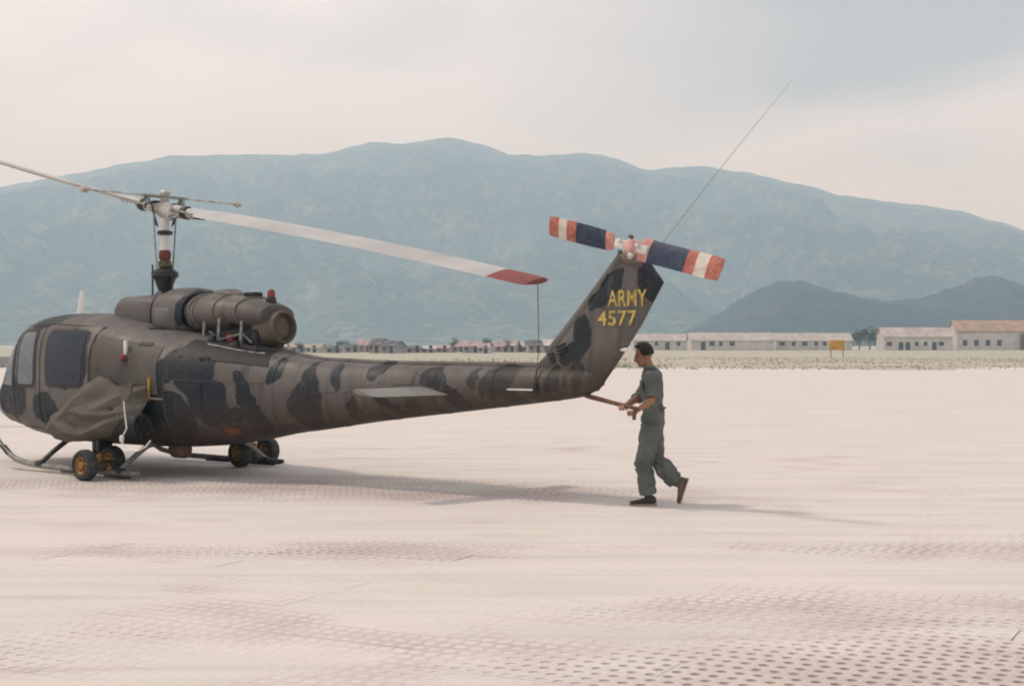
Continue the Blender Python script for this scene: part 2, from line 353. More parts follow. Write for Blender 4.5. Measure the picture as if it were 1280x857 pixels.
def camo(name, blobs, base, dark, belly=(.045, .030, .020)):
    m = bpy.data.materials.new(name); m.use_nodes = True
    N = m.node_tree.nodes; L = m.node_tree.links; p = N['Principled BSDF']
    p.inputs['Roughness'].default_value = .62; p.inputs['Specular IOR Level'].default_value = .35
    tc = nd(N, 'ShaderNodeTexCoord', object=heli); O = tc.outputs['Object']
    def nz(s, d=5, st=None):
        n = nd(N, 'ShaderNodeTexNoise'); n.inputs['Scale'].default_value = s; n.inputs['Detail'].default_value = d
        if st:
            q = nd(N, 'ShaderNodeMapping'); q.inputs['Scale'].default_value = st; L.new(O, q.inputs[0]); L.new(q.outputs[0], n.inputs[0])
        else: L.new(O, n.inputs[0])
        return n
    wv = nz(2.2, 3); vm = nd(N, 'ShaderNodeVectorMath', operation='SUBTRACT'); L.new(wv.outputs['Color'], vm.inputs[0]); vm.inputs[1].default_value = (.5, .5, .5)
    vs = nd(N, 'ShaderNodeVectorMath', operation='SCALE'); L.new(vm.outputs[0], vs.inputs[0]); vs.inputs['Scale'].default_value = .34
    va = nd(N, 'ShaderNodeVectorMath', operation='ADD'); L.new(O, va.inputs[0]); L.new(vs.outputs[0], va.inputs[1])
    dmin = None
    for (s, z, rs, rz, rot) in blobs:
        q = nd(N, 'ShaderNodeMapping', vector_type='TEXTURE')
        q.inputs['Location'].default_value = (s, 0, z); q.inputs['Rotation'].default_value = (0, R(rot), 0); q.inputs['Scale'].default_value = (rs, 1000, rz)
        L.new(va.outputs[0], q.inputs[0]); ln = nd(N, 'ShaderNodeVectorMath', operation='LENGTH'); L.new(q.outputs[0], ln.inputs[0])
        dmin = ln.outputs['Value'] if dmin is None else mth(N, L, 'MINIMUM', dmin, ln.outputs['Value'])
    k = ramp(N, L, dmin, [(.93, 1.), (1.02, 0.)])
    b = mixc(N, L, ramp(N, L, nz(.9, 6).outputs[0], [(.35, 0.), (.65, 1.)]), base, tuple(c*.78 for c in base))
    b = mixc(N, L, ramp(N, L, nz(3.4, 6, (1, 1, .35)).outputs[0], [(.48, 0.), (.7, .45)]), b, tuple(c*.62 for c in base))
    dk = mixc(N, L, ramp(N, L, nz(1.3, 4).outputs[0], [(.4, 0.), (.6, 1.)]), dark, (dark[0]*1.25, dark[1]*1.5, dark[2]*.95))
    c = mixc(N, L, k, b, dk)
    # brownish dirt on the lower skin, plus belly shade put into its colour
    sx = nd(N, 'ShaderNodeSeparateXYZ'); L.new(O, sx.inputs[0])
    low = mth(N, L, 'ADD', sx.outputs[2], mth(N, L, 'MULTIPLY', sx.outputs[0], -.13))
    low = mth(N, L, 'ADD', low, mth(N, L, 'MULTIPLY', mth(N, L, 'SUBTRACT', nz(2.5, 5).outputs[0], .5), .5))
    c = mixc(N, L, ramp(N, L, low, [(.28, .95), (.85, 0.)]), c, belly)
    stk = nz(5, 5, (1.6, 1.6, .22)).outputs[0]
    c = mixc(N, L, ramp(N, L, stk, [(.55, 0.), (.72, .55)]), c, (.035, .028, .022))
    stk2 = nz(7, 5, (1.3, 1.3, .3)).outputs[0]
    c = mixc(N, L, ramp(N, L, stk2, [(.58, 0.), (.8, .35)]), c, (.19, .17, .15))
    # bleached dust lying on surfaces that face up
    c = mixc(N, L, ramp(N, L, nz(40, 3).outputs[0], [(.6, 0.), (.75, .35)]), c, tuple(min(1, q*1.5) for q in base))
    L.new(c, p.inputs['Base Color'])
    L.new(ramp(N, L, nz(1.8, 6).outputs[0], [(.3, .42), (.7, .72)]), p.inputs['Roughness'])
    # panel seams and rivets as fine relief
    w = nd(N, 'ShaderNodeTexWave', wave_type='BANDS', bands_direction='X', wave_profile='SAW'); w.inputs['Scale'].default_value = .52; w.inputs['Distortion'].default_value = 0
    L.new(O, w.inputs[0]); seam = ramp(N, L, w.outputs[0], [(.0, 0.), (.02, 1.)])
    bp = nd(N, 'ShaderNodeBump'); bp.inputs['Strength'].default_value = .5; bp.inputs['Distance'].default_value = .006; L.new(seam, bp.inputs['Height'])
    vr = nd(N, 'ShaderNodeTexVoronoi', feature='F1'); vr.inputs['Scale'].default_value = 14; vr.inputs['Randomness'].default_value = 0
    L.new(O, vr.inputs[0]); rv = ramp(N, L, vr.outputs['Distance'], [(.06, 1.), (.12, 0.)])
    b3 = nd(N, 'ShaderNodeBump'); b3.inputs['Strength'].default_value = .35; b3.inputs['Distance'].default_value = .004
    L.new(rv, b3.inputs['Height']); L.new(bp.outputs[0], b3.inputs['Normal']); bp = b3
    b2 = nd(N, 'ShaderNodeBump'); b2.inputs['Strength'].default_value = .4; b2.inputs['Distance'].default_value = .02
    L.new(nz(3, 3).outputs[0], b2.inputs['Height']); L.new(bp.outputs[0], b2.inputs['Normal']); L.new(b2.outputs[0], p.inputs['Normal'])
    return m
BASE = (.128, .114, .104); DARK = (.008, .012, .021)
blobs = [(3.24, 1.02, .27, .40, 0), (3.24, 1.35, .10, .22, 0), (2.36, 1.15, .10, .30, -12), (2.50, .80, .11, .22, -22),
         (1.72, 1.42, .24, .34, 0), (1.95, 1.02, .26, .30, -30), (2.35, .75, .25, .16, 35), (4.05, .97, .10, .20, -15), (4.35, 1.45, .12, .16, 0),
         (5.32, 1.38, .20, .17, 15), (5.60, 1.16, .30, .10, 30), (4.65, 1.02, .28, .07, 25), (6.25, 1.36, .26, .20, -20), (6.45, 1.16, .18, .10, 25),
         (6.95, 1.38, .14, .20, 15), (7.25, 1.40, .12, .20, 10), (7.25, 1.85, .16, .26, 10), (7.15, 1.68, .18, .12, 0), (7.62, 2.36, .34, .10, -42),
         (8.25, 2.45, .20, .30, -10), (7.95, 1.55, .16, .2, 0), (-.6, 1.6, .50, .40, 0), (.7, 1.2, .7, .22, 5), (-2.2, 1.0, .55, .35, 0), (-3.3, 1.2, .3, .35, 0),
         (-1.5, 2.2, .4, .25, 0), (.95, 2.3, .12, .30, 5), (1.75, 1.85, .12, .25, 0), (1.15, .80, .62, .40, 0), (1.35, 1.5, .2, .3, 20), (-1.2, .9, .3, .25, 0), (3.75, 1.38, .09, .2, -20), (2.75, 1.45, .1, .2, 20), (4.9, .98, .12, .12, 0), (5.9, 1.42, .1, .12, 0)]
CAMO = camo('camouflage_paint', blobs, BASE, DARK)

ST = [  # s, bottom, top, half width, exponent
    (-3.55, .86, .98, .04, 2), (-3.50, .76, 1.08, .22, 2.1), (-3.38, .68, 1.16, .44, 2.2), (-3.1, .60, 1.26, .68, 2.3), (-2.8, .55, 1.38, .86, 2.4), (-2.6, .52, 1.55, .94, 2.6),
    (-2.4, .50, 1.80, 1.0, 2.9), (-2.2, .47, 2.04, 1.05, 3.2), (-2.05, .45, 2.14, 1.08, 3.5), (-1.8, .43, 2.20, 1.11, 3.7), (-1.4, .39, 2.23, 1.15, 3.8), (-.6, .37, 2.20, 1.18, 3.7), (0, .37, 2.11, 1.18, 3.4), (.6, .37, 2.02, 1.16, 3.1),
    (1.1, .39, 1.95, 1.10, 2.8), (1.6, .44, 1.87, .97, 2.7), (2.05, .51, 1.78, .80, 2.6), (2.45, .58, 1.70, .60, 2.5), (2.75, .63, 1.64, .47, 2.4), (3.1, .67, 1.59, .405, 2.3), (4.24, .83, 1.54, .36, 2.2),
    (5.77, 1.01, 1.53, .285, 2.2), (6.93, 1.15, 1.52, .215, 2.1), (7.25, 1.20, 1.51, .17, 2), (7.42, 1.27, 1.49, .10, 2), (7.52, 1.33, 1.45, .03, 2)]
def stat(s):
    for i in range(len(ST)-1):
        if s <= ST[i+1][0]:
            a = ST[max(i-1, 0)]; b = ST[i]; c = ST[i+1]; d = ST[min(i+2, len(ST)-1)]
            t = (s-b[0])/(c[0]-b[0]); r = []
            for k in range(1, 5):
                m1 = (c[k]-a[k])/(c[0]-a[0])*(c[0]-b[0]) if c[0] != a[0] else 0
                m2 = (d[k]-b[k])/(d[0]-b[0])*(c[0]-b[0])
                r.append((2*t**3-3*t*t+1)*b[k]+(t**3-2*t*t+t)*m1+(3*t*t-2*t**3)*c[k]+(t**3-t*t)*m2)
            return r
    return list(ST[-1][1:])
def ring(s, n=48, dl=0., st=None):
    zb, zt, hw, e = st or stat(s); zc = (zb+zt)/2; hh = (zt-zb)/2; out = []
    for k in range(n):
        a = 2*math.pi*k/n; c, d = math.cos(a), math.sin(a)
        out.append(V(s, (hw+dl)*math.copysign(abs(c)**(2/e), c), zc+(hh+dl)*math.copysign(abs(d)**(2/e), d)))
    return out
def lsurf(s, z):
    zb, zt, hw, e = stat(s); zc = (zb+zt)/2; hh = (zt-zb)/2
    return max(hw, .01)*max(0, 1-abs((z-zc)/hh)**e)**(1/e)
def frange(a, b, n): return [a+(b-a)*i/(n-1) for i in range(n)]
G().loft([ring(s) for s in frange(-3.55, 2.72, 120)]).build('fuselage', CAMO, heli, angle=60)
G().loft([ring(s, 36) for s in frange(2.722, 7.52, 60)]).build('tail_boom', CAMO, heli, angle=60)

def patch(name, m, quad, off, th=.012, nu=10, nv=8, side=1, parent=heli, rnd=0.):
    """a shaped panel lying on the skin: quad = four (s, z) corners, lower fore, lower aft, upper aft, upper fore"""
    g = G(); A, B, C, D = quad
    def P(u, v, o):
        if rnd:                                     # round the corners off
            x, y = 2*u-1, 2*v-1; e = 1+rnd*0
            m_ = max(abs(x), abs(y)); r_ = (abs(x)**9+abs(y)**9)**(1/9)
            if r_ > 0: x, y = x*(m_/r_), y*(m_/r_)
            u, v = (x+1)/2, (y+1)/2
        s = (1-v)*((1-u)*A[0]+u*B[0])+v*((1-u)*D[0]+u*C[0]); z = (1-v)*((1-u)*A[1]+u*B[1])+v*((1-u)*D[1]+u*C[1])
        l = lsurf(s, z); n = Vector((-(lsurf(s+.01, z)-lsurf(s-.01, z))/.02, 1, -(lsurf(s, z+.01)-lsurf(s, z-.01))/.02)).normalized()
        s, l, z = s+n.x*o, l+n.y*o, z+n.z*o
        return V(s, l*side, z)
    for o in (off, off-th):
        g.v += [tuple(P(i/nu, j/nv, o)) for j in range(nv+1) for i in range(nu+1)]
    w = nu+1; T = w*(nv+1)
    for j in range(nv):
        for i in range(nu):
            q = (j*w+i, j*w+i+1, (j+1)*w+i+1, (j+1)*w+i); g.f += [q, tuple(T+k for k in q[::-1])]
    bd = [i for i in range(w)]+[j*w+nu for j in range(1, nv+1)]+[nv*w+i for i in range(nu-1, -1, -1)]+[j*w for j in range(nv-1, 0, -1)]
    for a, b in zip(bd, bd[1:]+bd[:1]): g.f.append((a, b, T+b, T+a))
    return g.build(name, m, parent, angle=50)
def seam(name, m, pts, off=.006, w=.018, side=1, parent=heli):
    g = G(); pp = []
    for (a, b), (c, d) in zip(pts, pts[1:]):
        for k in range(8): pp.append((a+(c-a)*k/8, b+(d-b)*k/8))
    pp.append(pts[-1])
    g.tube([V(s, side*(lsurf(s, z)+off-w*.3), z) for s, z in pp], w/2, 6)
    return g.build(name, m, parent)

GLASS = mat('dark_window_glass', (.016, .024, .038), .10, var=.1, spec=.3)
PALE = mat('bright_window_glass', (.10, .115, .135), .10, var=.1, spec=.6)
TRIM = mat('window_rubber', (.035, .033, .032), .7)
SEAM = mat('dark_seam', (.07, .062, .055), .8)  # dark colour of the door and panel joints
OD = mat('faded_olive', (.17, .15, .115), .7, var=.15)
BLK = mat('dull_black', (.012, .012, .013), .6, bump=.2)
DKM = mat('dark_gunmetal', (.035, .035, .036), .5, metal=.3, var=.3, scale=20)
GRM = mat('dull_grey_metal', (.30, .30, .29), .5, metal=.3, var=.25, scale=15, dirt=(.08, .07, .06))
WHM = mat('chalky_white_paint', (.66, .64, .60), .5, var=.06, scale=1.2)
RUST = mat('heat_stained_steel', (.13, .10, .065), .55, metal=.35, var=.3, scale=9, dirt=(.09, .06, .035))
REDP = mat('faded_red_paint', (.20, .035, .03), .55, var=.15)
YEL = mat('chrome_yellow_paint', (.50, .27, .03), .55, var=.2, scale=12)
ORG = mat('orange_marking', (.14, .055, .02), .6)

# windscreen, doors and their windows on both sides
for sd_ in (1, -1):
    patch('windscreen', PALE, ((-2.50, 1.20), (-2.12, 1.18), (-2.02, 1.95), (-2.16, 1.92)), .010, side=sd_)
    patch('chin_window', GLASS, ((-3.05, .72), (-2.62, .64), (-2.62, .95), (-3.05, 1.0)), .008, side=sd_)
    d = patch('cockpit_door', CAMO, ((-2.05, .62), (-1.30, .60), (-1.30, 2.04), (-1.93, 2.02)), .012, .02, 12, 12, sd_)
    patch('window_frame', TRIM, ((-1.96, 1.16), (-1.40, 1.16), (-1.40, 1.99), (-1.88, 1.98)), .018, .01, 8, 8, sd_, d, 1)
    patch('door_window', PALE, ((-1.91, 1.21), (-1.45, 1.21), (-1.45, 1.95), (-1.83, 1.94)), .024, .01, 8, 8, sd_, d, 1)
    d = patch('cabin_door', CAMO, ((-1.26, .60), (-.13, .60), (-.13, 2.0), (-1.26, 2.04)), .018, .02, 12, 12, sd_)
    patch('door_window', GLASS, ((-1.10, 1.22), (-.26, 1.22), (-.26, 1.92), (-1.10, 1.94)), .030, .01, 8, 8, sd_, d, 1)
    for q in (((-1.14, 1.18), (-.22, 1.18), (-.22, 1.96), (-1.14, 1.98)),): patch('window_frame', TRIM, q, .024, .01, 8, 8, sd_, d, 1)
    hd = G().tube([V(-.22, sd_*(lsurf(-.22, 1.05)+.02), 1.08), V(-.22, sd_*(lsurf(-.22, 1.05)+.05), 1.07), V(-.22, sd_*(lsurf(-.22, 1.0)+.05), .98), V(-.22, sd_*(lsurf(-.22, 1.0)+.02), .97)], .010, 6).build('handle', YEL, d)
    patch('door_interior_shade', mat('interior_shade_brown', (.070, .060, .050), .6, var=.2, scale=3), ((-.06, 1.18), (1.22, 1.12), (1.12, 1.74), (-.06, 1.90)), .010, .015, 12, 10, sd_)  # dark sheet on the skin, painted as the shaded interior of an open door
    for pts in ([(-2.08, .60), (-2.06, 1.25), (-1.95, 2.04)], [(-1.28, .58), (-1.28, 2.06)], [(-.10, .58), (-.10, 2.0)], [(-2.08, .59), (-.10, .58)], [(-1.95, 2.05), (-1.2, 2.07), (-.1, 2.01)], [(1.30, .60), (1.30, 1.7)]):
        seam('door_seam', SEAM, pts, side=sd_)
seam('door_rail', OD, [(-.1, 1.12), (1.3, 1.06)], .02, .035)
patch('air_intake_slot', BLK, ((.50, 1.985), (.68, 1.975), (.66, 2.0), (.50, 2.01)), .012, nu=4, nv=2)
patch('vent_slot', BLK, ((.72, 1.76), (.94, 1.75), (.92, 1.79), (.74, 1.80)), .018, nu=4, nv=2)
nl = G().box(V(.57, lsurf(.57, 1.7)+.025, 1.73), (.05, .04, .20), bev=.01).build('light_bracket', WHM, heli)
G().lathe([(0, -.02), (.035, -.01), (.05, .02), (.04, .06), (.0, .08)], V(.58, lsurf(.58, 1.61)+.01, 1.60), (0, -1, 0), 12).build('navigation_light', REDP, heli)
patch('yellow_marking', YEL, ((.785, .74), (.82, .74), (.82, 1.14), (.785, 1.16)), .022, nu=2, nv=6)
patch('yellow_marking', YEL, ((1.06, 1.04), (1.09, 1.04), (1.09, 1.34), (1.06, 1.34)), .022, nu=2, nv=6)
patch('orange_marking', ORG, ((2.02, .60), (2.20, .62), (2.20, .70), (2.02, .69)), .006, nu=3, nv=2)
patch('engine_bay_shade', BLK, ((1.42, 1.62), (2.62, 1.49), (2.50, 1.68), (1.40, 1.84)), .008, .012, 12, 5)  # black patch stands for the shade inside the engine bay recess
for s, z, q in ((1.6, 1.80, .09), (2.0, 1.72, .07), (2.3, 1.66, .08)): G().box(V(s, lsurf(s, z)*.86, z+.05), (q, .08, .10), bev=.012).build('engine_fitting', DKM, heli)
G().tube([V(1.45, lsurf(1.45, 1.8)*.9, 1.80), V(1.8, lsurf(1.8, 1.72)*.95, 1.76), V(2.2, lsurf(2.2, 1.66)*.9, 1.68), V(2.45, lsurf(2.45, 1.6)*.8, 1.66)], .013, 6).build('fuel_line', GRM, heli)
patch('access_panel', CAMO, ((1.42, .85), (1.85, .88), (1.85, 1.28), (1.42, 1.30)), .006, .01)
patch('access_panel', CAMO, ((3.0, 1.05), (3.3, 1.08), (3.3, 1.3), (3.0, 1.3)), .005, .008)
for q in (((1.50, 1.42), (1.95, 1.38), (1.90, 1.60), (1.50, 1.66)), ((2.2, 1.0), (2.5, 1.02), (2.5, 1.25), (2.2, 1.25)), ((-2.55, .70), (-2.2, .66), (-2.2, 1.0), (-2.5, 1.0)), ((4.7, 1.30), (5.0, 1.30), (5.0, 1.44), (4.7, 1.45)), ((3.75, 1.0), (3.95, 1.02), (3.95, 1.18), (3.75, 1.18)), ((.2, .62), (.9, .62), (.9, 1.0), (.2, 1.0))):
    patch('access_panel', CAMO, q, .006, .009)
    a, b, c, d = q; seam('panel_seam', SEAM, [a, b, c, d, a], .003, .010)
    for k in range(4):
        t = k/3; sx_, zz_ = b[0]*(1-t)+c[0]*t, b[1]*(1-t)+c[1]*t
        G().lathe([(.010, 0), (.010, .006), (0, .008)], V(sx_-.03, lsurf(sx_-.03, zz_)+.004, zz_), (0, -1, 0), 6).build('fastener', DKM, heli)
seam('panel_seam', SEAM, [(2.9, 1.16), (5.0, 1.22), (7.0, 1.36)], .002, .008)
seam('panel_seam', SEAM, [(1.35, 1.32), (2.6, 1.28)], .002, .010)
for z in (1.22, 1.60): G().tube([V(1.75, lsurf(1.75, z)+.01, z), V(1.75, lsurf(1.75, z)+.04, z), V(1.86, lsurf(1.86, z)+.04, z), V(1.86, lsurf(1.86, z)+.01, z)], .010, 5).build('hand_hold', DKM, heli)
for s in (2.72, 3.6, 4.45, 5.3, 6.15, 6.9):
    st = stat(s); G().loft([ring(s-.012, 36, .0035, stat(s)), ring(s+.012, 36, .0035, stat(s))]).build('seam_band', CAMO, heli, angle=60)

# roof fittings
G().loft([[V(-1.89+a*w-.1+k*.05, b*.016*(1-.4*k), 2.18+k*.4) for a, b in ((-1, 0), (-.4, 1), (.6, .8), (1, 0), (.6, -.8), (-.4, -1))] for k, w in ((0, .10), (1, .055))]).build('blade_antenna', WHM, heli)
G().lathe([(.10, 0), (.09, .05), (.05, .09), (0, .10)], V(-2.0, .2, 2.11), n=14).build('roof_vent', OD, heli)
G().tube([V(-2.2, .35, 2.0), V(-2.4, .35, 2.06), V(-2.62, .35, 2.05)], .012, 6).build('pitot_tube', GRM, heli)
for sd_ in (1, -1):
    G().tube([V(-2.70, sd_*.12, 1.46), V(-2.45, sd_*.30, 1.76), V(-2.32, sd_*.42, 1.90)], .010, 5).build('wiper', BLK, heli)

# cowlings
def cowl(name, st, n=32, m=CAMO):
    return G().loft([ring(s, n, 0, (zb, zt, hw, e)) for s, zb, zt, hw, e in st]).build(name, m, heli, angle=50)
cowl('transmission_fairing', [(-.78, 1.9, 2.20, .20, 3), (-.68, 1.9, 2.40, .36, 3.4), (-.55, 1.9, 2.465, .42, 3.6), (-.1, 1.9, 2.475, .44, 3.6), (.14, 1.9, 2.475, .44, 3.6), (.2, 1.9, 2.45, .42, 3.4)])
cowl('intake_fairing', [(.22, 1.85, 2.42, .40, 2.4), (.30, 1.85, 2.52, .47, 2.4), (.45, 1.85, 2.565, .50, 2.3), (.70, 1.86, 2.565, .51, 2.2), (.86, 1.86, 2.54, .49, 2.2), (.92, 1.86, 2.50, .46, 2.2)])
ec = cowl('engine_cowl', [(.95, 1.95, 2.46, .44, 2.1), (1.0, 1.93, 2.485, .46, 2.1), (1.4, 1.96, 2.47, .46, 2.1), (1.9, 1.99, 2.41, .43, 2.1), (2.15, 2.0, 2.36, .38, 2), (2.32, 2.02, 2.30, .30, 2)])
for s, hw, zb, zt in ((1.06, .468, 1.925, 2.492), (1.14, .470, 1.93, 2.492), (1.55, .466, 1.96, 2.466), (1.95, .44, 1.985, 2.418)):
    G().loft([ring(s-.012, 32, 0, (zb, zt, hw, 2.1)), ring(s+.012, 32, 0, (zb, zt, hw, 2.1))]).build('cowl_band', OD, heli)
for s_, l_, z_, d_ in ((1.22, .40, 2.22, (.10, .05, .07)), (1.72, .38, 2.20, (.12, .05, .06)), (2.02, .32, 2.22, (.08, .06, .10)), (.60, .46, 2.30, (.16, .04, .10))): G().box(V(s_, l_, z_), d_, bev=.012).build('cowl_latch', OD, heli)
cowl('cowl_scoop', [(1.15, 2.30, 2.44, .06, 2), (1.2, 2.34, 2.52, .16, 2.4), (1.45, 2.36, 2.53, .18, 2.4), (1.62, 2.38, 2.46, .10, 2.2)], 16)
cowl('cowl_bulge', [(.34, 1.9, 2.30, .46, 3), (.42, 1.88, 2.38, .54, 3), (.70, 1.88, 2.36, .55, 3), (.80, 1.9, 2.28, .48, 3)], 24)
patch_ = G().box(V(1.85, 0, 2.44), (.22, .16, .07), bev=.02).build('cowl_vent', BLK, heli)
G().lathe([(.16, 0), (.24, .03), (.25, .5), (.22, .62), (.26, .70), (.26, .95)], V(1.25, 0, 1.90), (1, 0, -.04), 24).build('engine', DKM, heli)
for s, l in ((1.3, .42), (1.62, .44), (1.98, .36)):
    G().tube([V(s, l*.95, 1.72), V(s+.02, l*.92, 2.12)], .022, 6).build('engine_strut', GRM, heli)
patch_ = G().box(V(1.75, .30, 1.86), (.14, .1, .12), bev=.02).build('oil_filter', REDP, heli)
G().tube([V(1.35, .33, 1.95), V(1.6, .36, 1.84), V(2.0, .33, 1.92), V(2.1, .25, 1.8)], .015, 6).build('oil_line', GRM, heli)
ex = G()                                            # open tailpipe with wall thickness
ax = Vector((1, 0, .06)).normalized(); o = V(2.08, 0, 1.98); n = 28; u, w = frame_of(ax)
ex.loft([[o+ax*h+u*(r*math.cos(2*math.pi*j/n))+w*(r*math.sin(2*math.pi*j/n)) for j in range(n)] for r, h in
         [(.02, .33), (.10, .335), (.175, .30), (.185, .38), (.205, .39), (.218, .38), (.225, .35), (.223, .32), (.214, .30), (.235, .2), (.235, .0), (.17, -.03), (.01, -.03)]])
ex.build('exhaust_pipe', mat('tan_tailpipe', (.10, .082, .058), .6, var=.12, scale=2.5), heli)
bc = G().lathe([(.065, 0), (.075, .03), (.06, .08)], V(2.20, 0, 2.32), n=14).build('beacon', DKM, heli)
G().lathe([(.055, 0), (.055, .06), (.035, .10), (0, .11)], V(2.20, 0, 2.40), n=14).build('beacon_lens', REDP, bc)
# dorsal cover of the tail rotor drive shaft
dc = G().loft([[V(s, c*.05, 1.0+z0+.5+.045*d) for c, d in ((-1, -1), (-.8, .5), (0, 1), (.8, .5), (1, -1))] for s, z0 in ((2.5, .16), (3.2, .07), (4.3, .035), (6.4, .03), (6.75, .03))]).build('drive_shaft_cover', CAMO, heli)

# rotor mast and controls
G().lathe([(.05, 2.50), (.058, 2.66), (.058, 3.80), (0, 3.80)], (0, 0, 0), n=18).build('rotor_mast', WHM, heli)
G().lathe([(.17, 2.42), (.15, 2.48), (.09, 2.54), (.12, 2.62), (.15, 2.70), (.19, 2.74), (.19, 2.80), (.13, 2.84), (.08, 2.86)], n=22).build('swashplate', DKM, heli)
G().lathe([(.066, 2.97), (.085, 3.0), (.085, 3.08), (.066, 3.11)], n=16).build('mast_boot', mat('red_brown_rubber', (.13, .035, .022), .7), heli)
G().lathe([(.064, 2.86), (.095, 2.88), (.095, 2.95), (.064, 2.97)], n=16).build('mast_collar', RUST, heli)
G().lathe([(.064, 3.32), (.11, 3.335), (.11, 3.375), (.064, 3.39)], n=16).build('mast_collar', DKM, heli)
for a in (0, 120, 240):
    G().tube([V(.17*math.cos(R(a)), .17*math.sin(R(a)), 2.42), V(.17*math.cos(R(a+8)), .17*math.sin(R(a+8)), 2.90)], .014, 6).build('servo_rod', DKM, heli)
HUBM = mat('greasy_white_paint', (.50, .48, .45), .45, var=.2, scale=9, dirt=(.14, .12, .10))
rotor_tilt = math.atan2(1.2, 6.7)
AX = Vector((1, 0, -.185)).normalized()             # aft blade, drooping
def onb(r, dz=0.): return Vector((0, 0, 3.70))+AX*r+Vector((0, 0, dz))
for sg, x in ((1, .19), (-1, -.21)):
    G().tube([V(-sg*.02+x*.15, -sg*.19, 3.62), V(x*.1, -sg*.155, 3.2), V(0, -sg*.14, 2.84)], .013, 6).build('pitch_rod', GRM, heli)
hub = G().box(onb(0, .01), (.56, .16, .12), M=Matrix.Rotation(rotor_tilt, 3, 'Y'), bev=.03).build('rotor_hub', HUBM, heli)
G().lathe([(.07, 3.60), (.085, 3.64), (.085, 3.70), (.06, 3.74), (.06, 3.85), (.078, 3.88), (.078, 3.93), (.05, 3.96), (0, 3.965)], n=18).build('mast_cap', HUBM, heli)
for sg in (1, -1):
    G().lathe([(.06, .22), (.085, .24), (.085, .40), (.07, .42), (.07, .60), (.055, .62)], onb(0, .0), AX*sg, 14).build('blade_grip', HUBM, heli)
    G().lathe([(.075, .42), (.095, .43), (.095, .52), (.075, .53)], onb(0, .0), AX*sg, 14).build('grip_seal', DKM, heli)
    G().tube([onb(sg*.30)+Vector((0, -sg*.03, -.03)), onb(sg*.30)+Vector((0, sg*.20*-1, -.07))], .028, 8).build('pitch_horn', HUBM, heli)
    for e in (-1, 1):
        G().tube([onb(sg*.28)+Vector((0, e*.10, .02)), onb(sg*.80)+Vector((0, e*.16, .01))], .016, 6).build('drag_brace', GRM, heli)
    G().tube([onb(sg*.18)+Vector((0, .06*sg, .03)), onb(sg*.18)+Vector((0, .20*sg, .05)), Vector((.12*sg, .24*sg, 3.84))], .016, 6).build('mixing_lever', GRM, heli)
for sg in (1, -1):
    G().box(onb(sg*.22)+Vector((0, sg*-.13, .0)), (.16, .07, .20), bev=.02).build('trunnion_block', HUBM, heli)
    G().tube([onb(sg*.10)+Vector((0, -sg*.16, -.10)), onb(sg*.34)+Vector((0, -sg*.17, -.12)), onb(sg*.44)+Vector((0, -sg*.12, -.06))], .022, 7).build('counterweight_arm', GRM, heli)
    G().box((0, sg*.30, 3.82), (.07, .05, .13), bev=.01).build('bar_support', GRM, heli)
    G().tube([Vector((.0, sg*.34, 3.85)), Vector((sg*.10, sg*.26, 3.70)), onb(sg*.30)+Vector((0, sg*.14, -.02))], .012, 6).build('damper_link', DKM, heli)
G().tube([Vector((.02, .06, 3.60)), Vector((.06, .36, 3.605)), Vector((.07, .55, 3.60))], [.035, .03, .022], 8).build('control_horn', HUBM, heli)
G().tube([Vector((.07, .42, 3.60)), Vector((.08, .66, 3.60))], .026, 8).build('horn_end', DKM, heli)
for sg in (1, -1):
    for z0, z1, off in ((3.44, 3.66, .09), (3.46, 3.80, .13)): G().tube([Vector((off*sg, .05*sg, z0)), Vector((off*1.4*sg, .10*sg, z1))], .010, 5).build('scissor_link', DKM, heli)
    G().box(onb(sg*.14)+Vector((0, 0, .075)), (.10, .24, .03), bev=.008).build('hub_plate', DKM, heli)
# stabilizer bar across the blades
G().box((0, 0, 3.865), (.10, .80, .035), bev=.01).build('stabilizer_frame', GRM, heli)
for e in (-1, 1):
    G().tube([Vector((0, e*.36, 3.865)), Vector((0, e*1.30, 3.862))], .014, 8).build('stabilizer_bar', HUBM, heli)
    G().lathe([(.0, 0), (.035, .01), (.045, .04), (.045, .10), (.02, .13), (0, .135)], Vector((0, e*1.28, 3.862)), (0, e, 0), 12).build('stabilizer_weight', HUBM, heli)

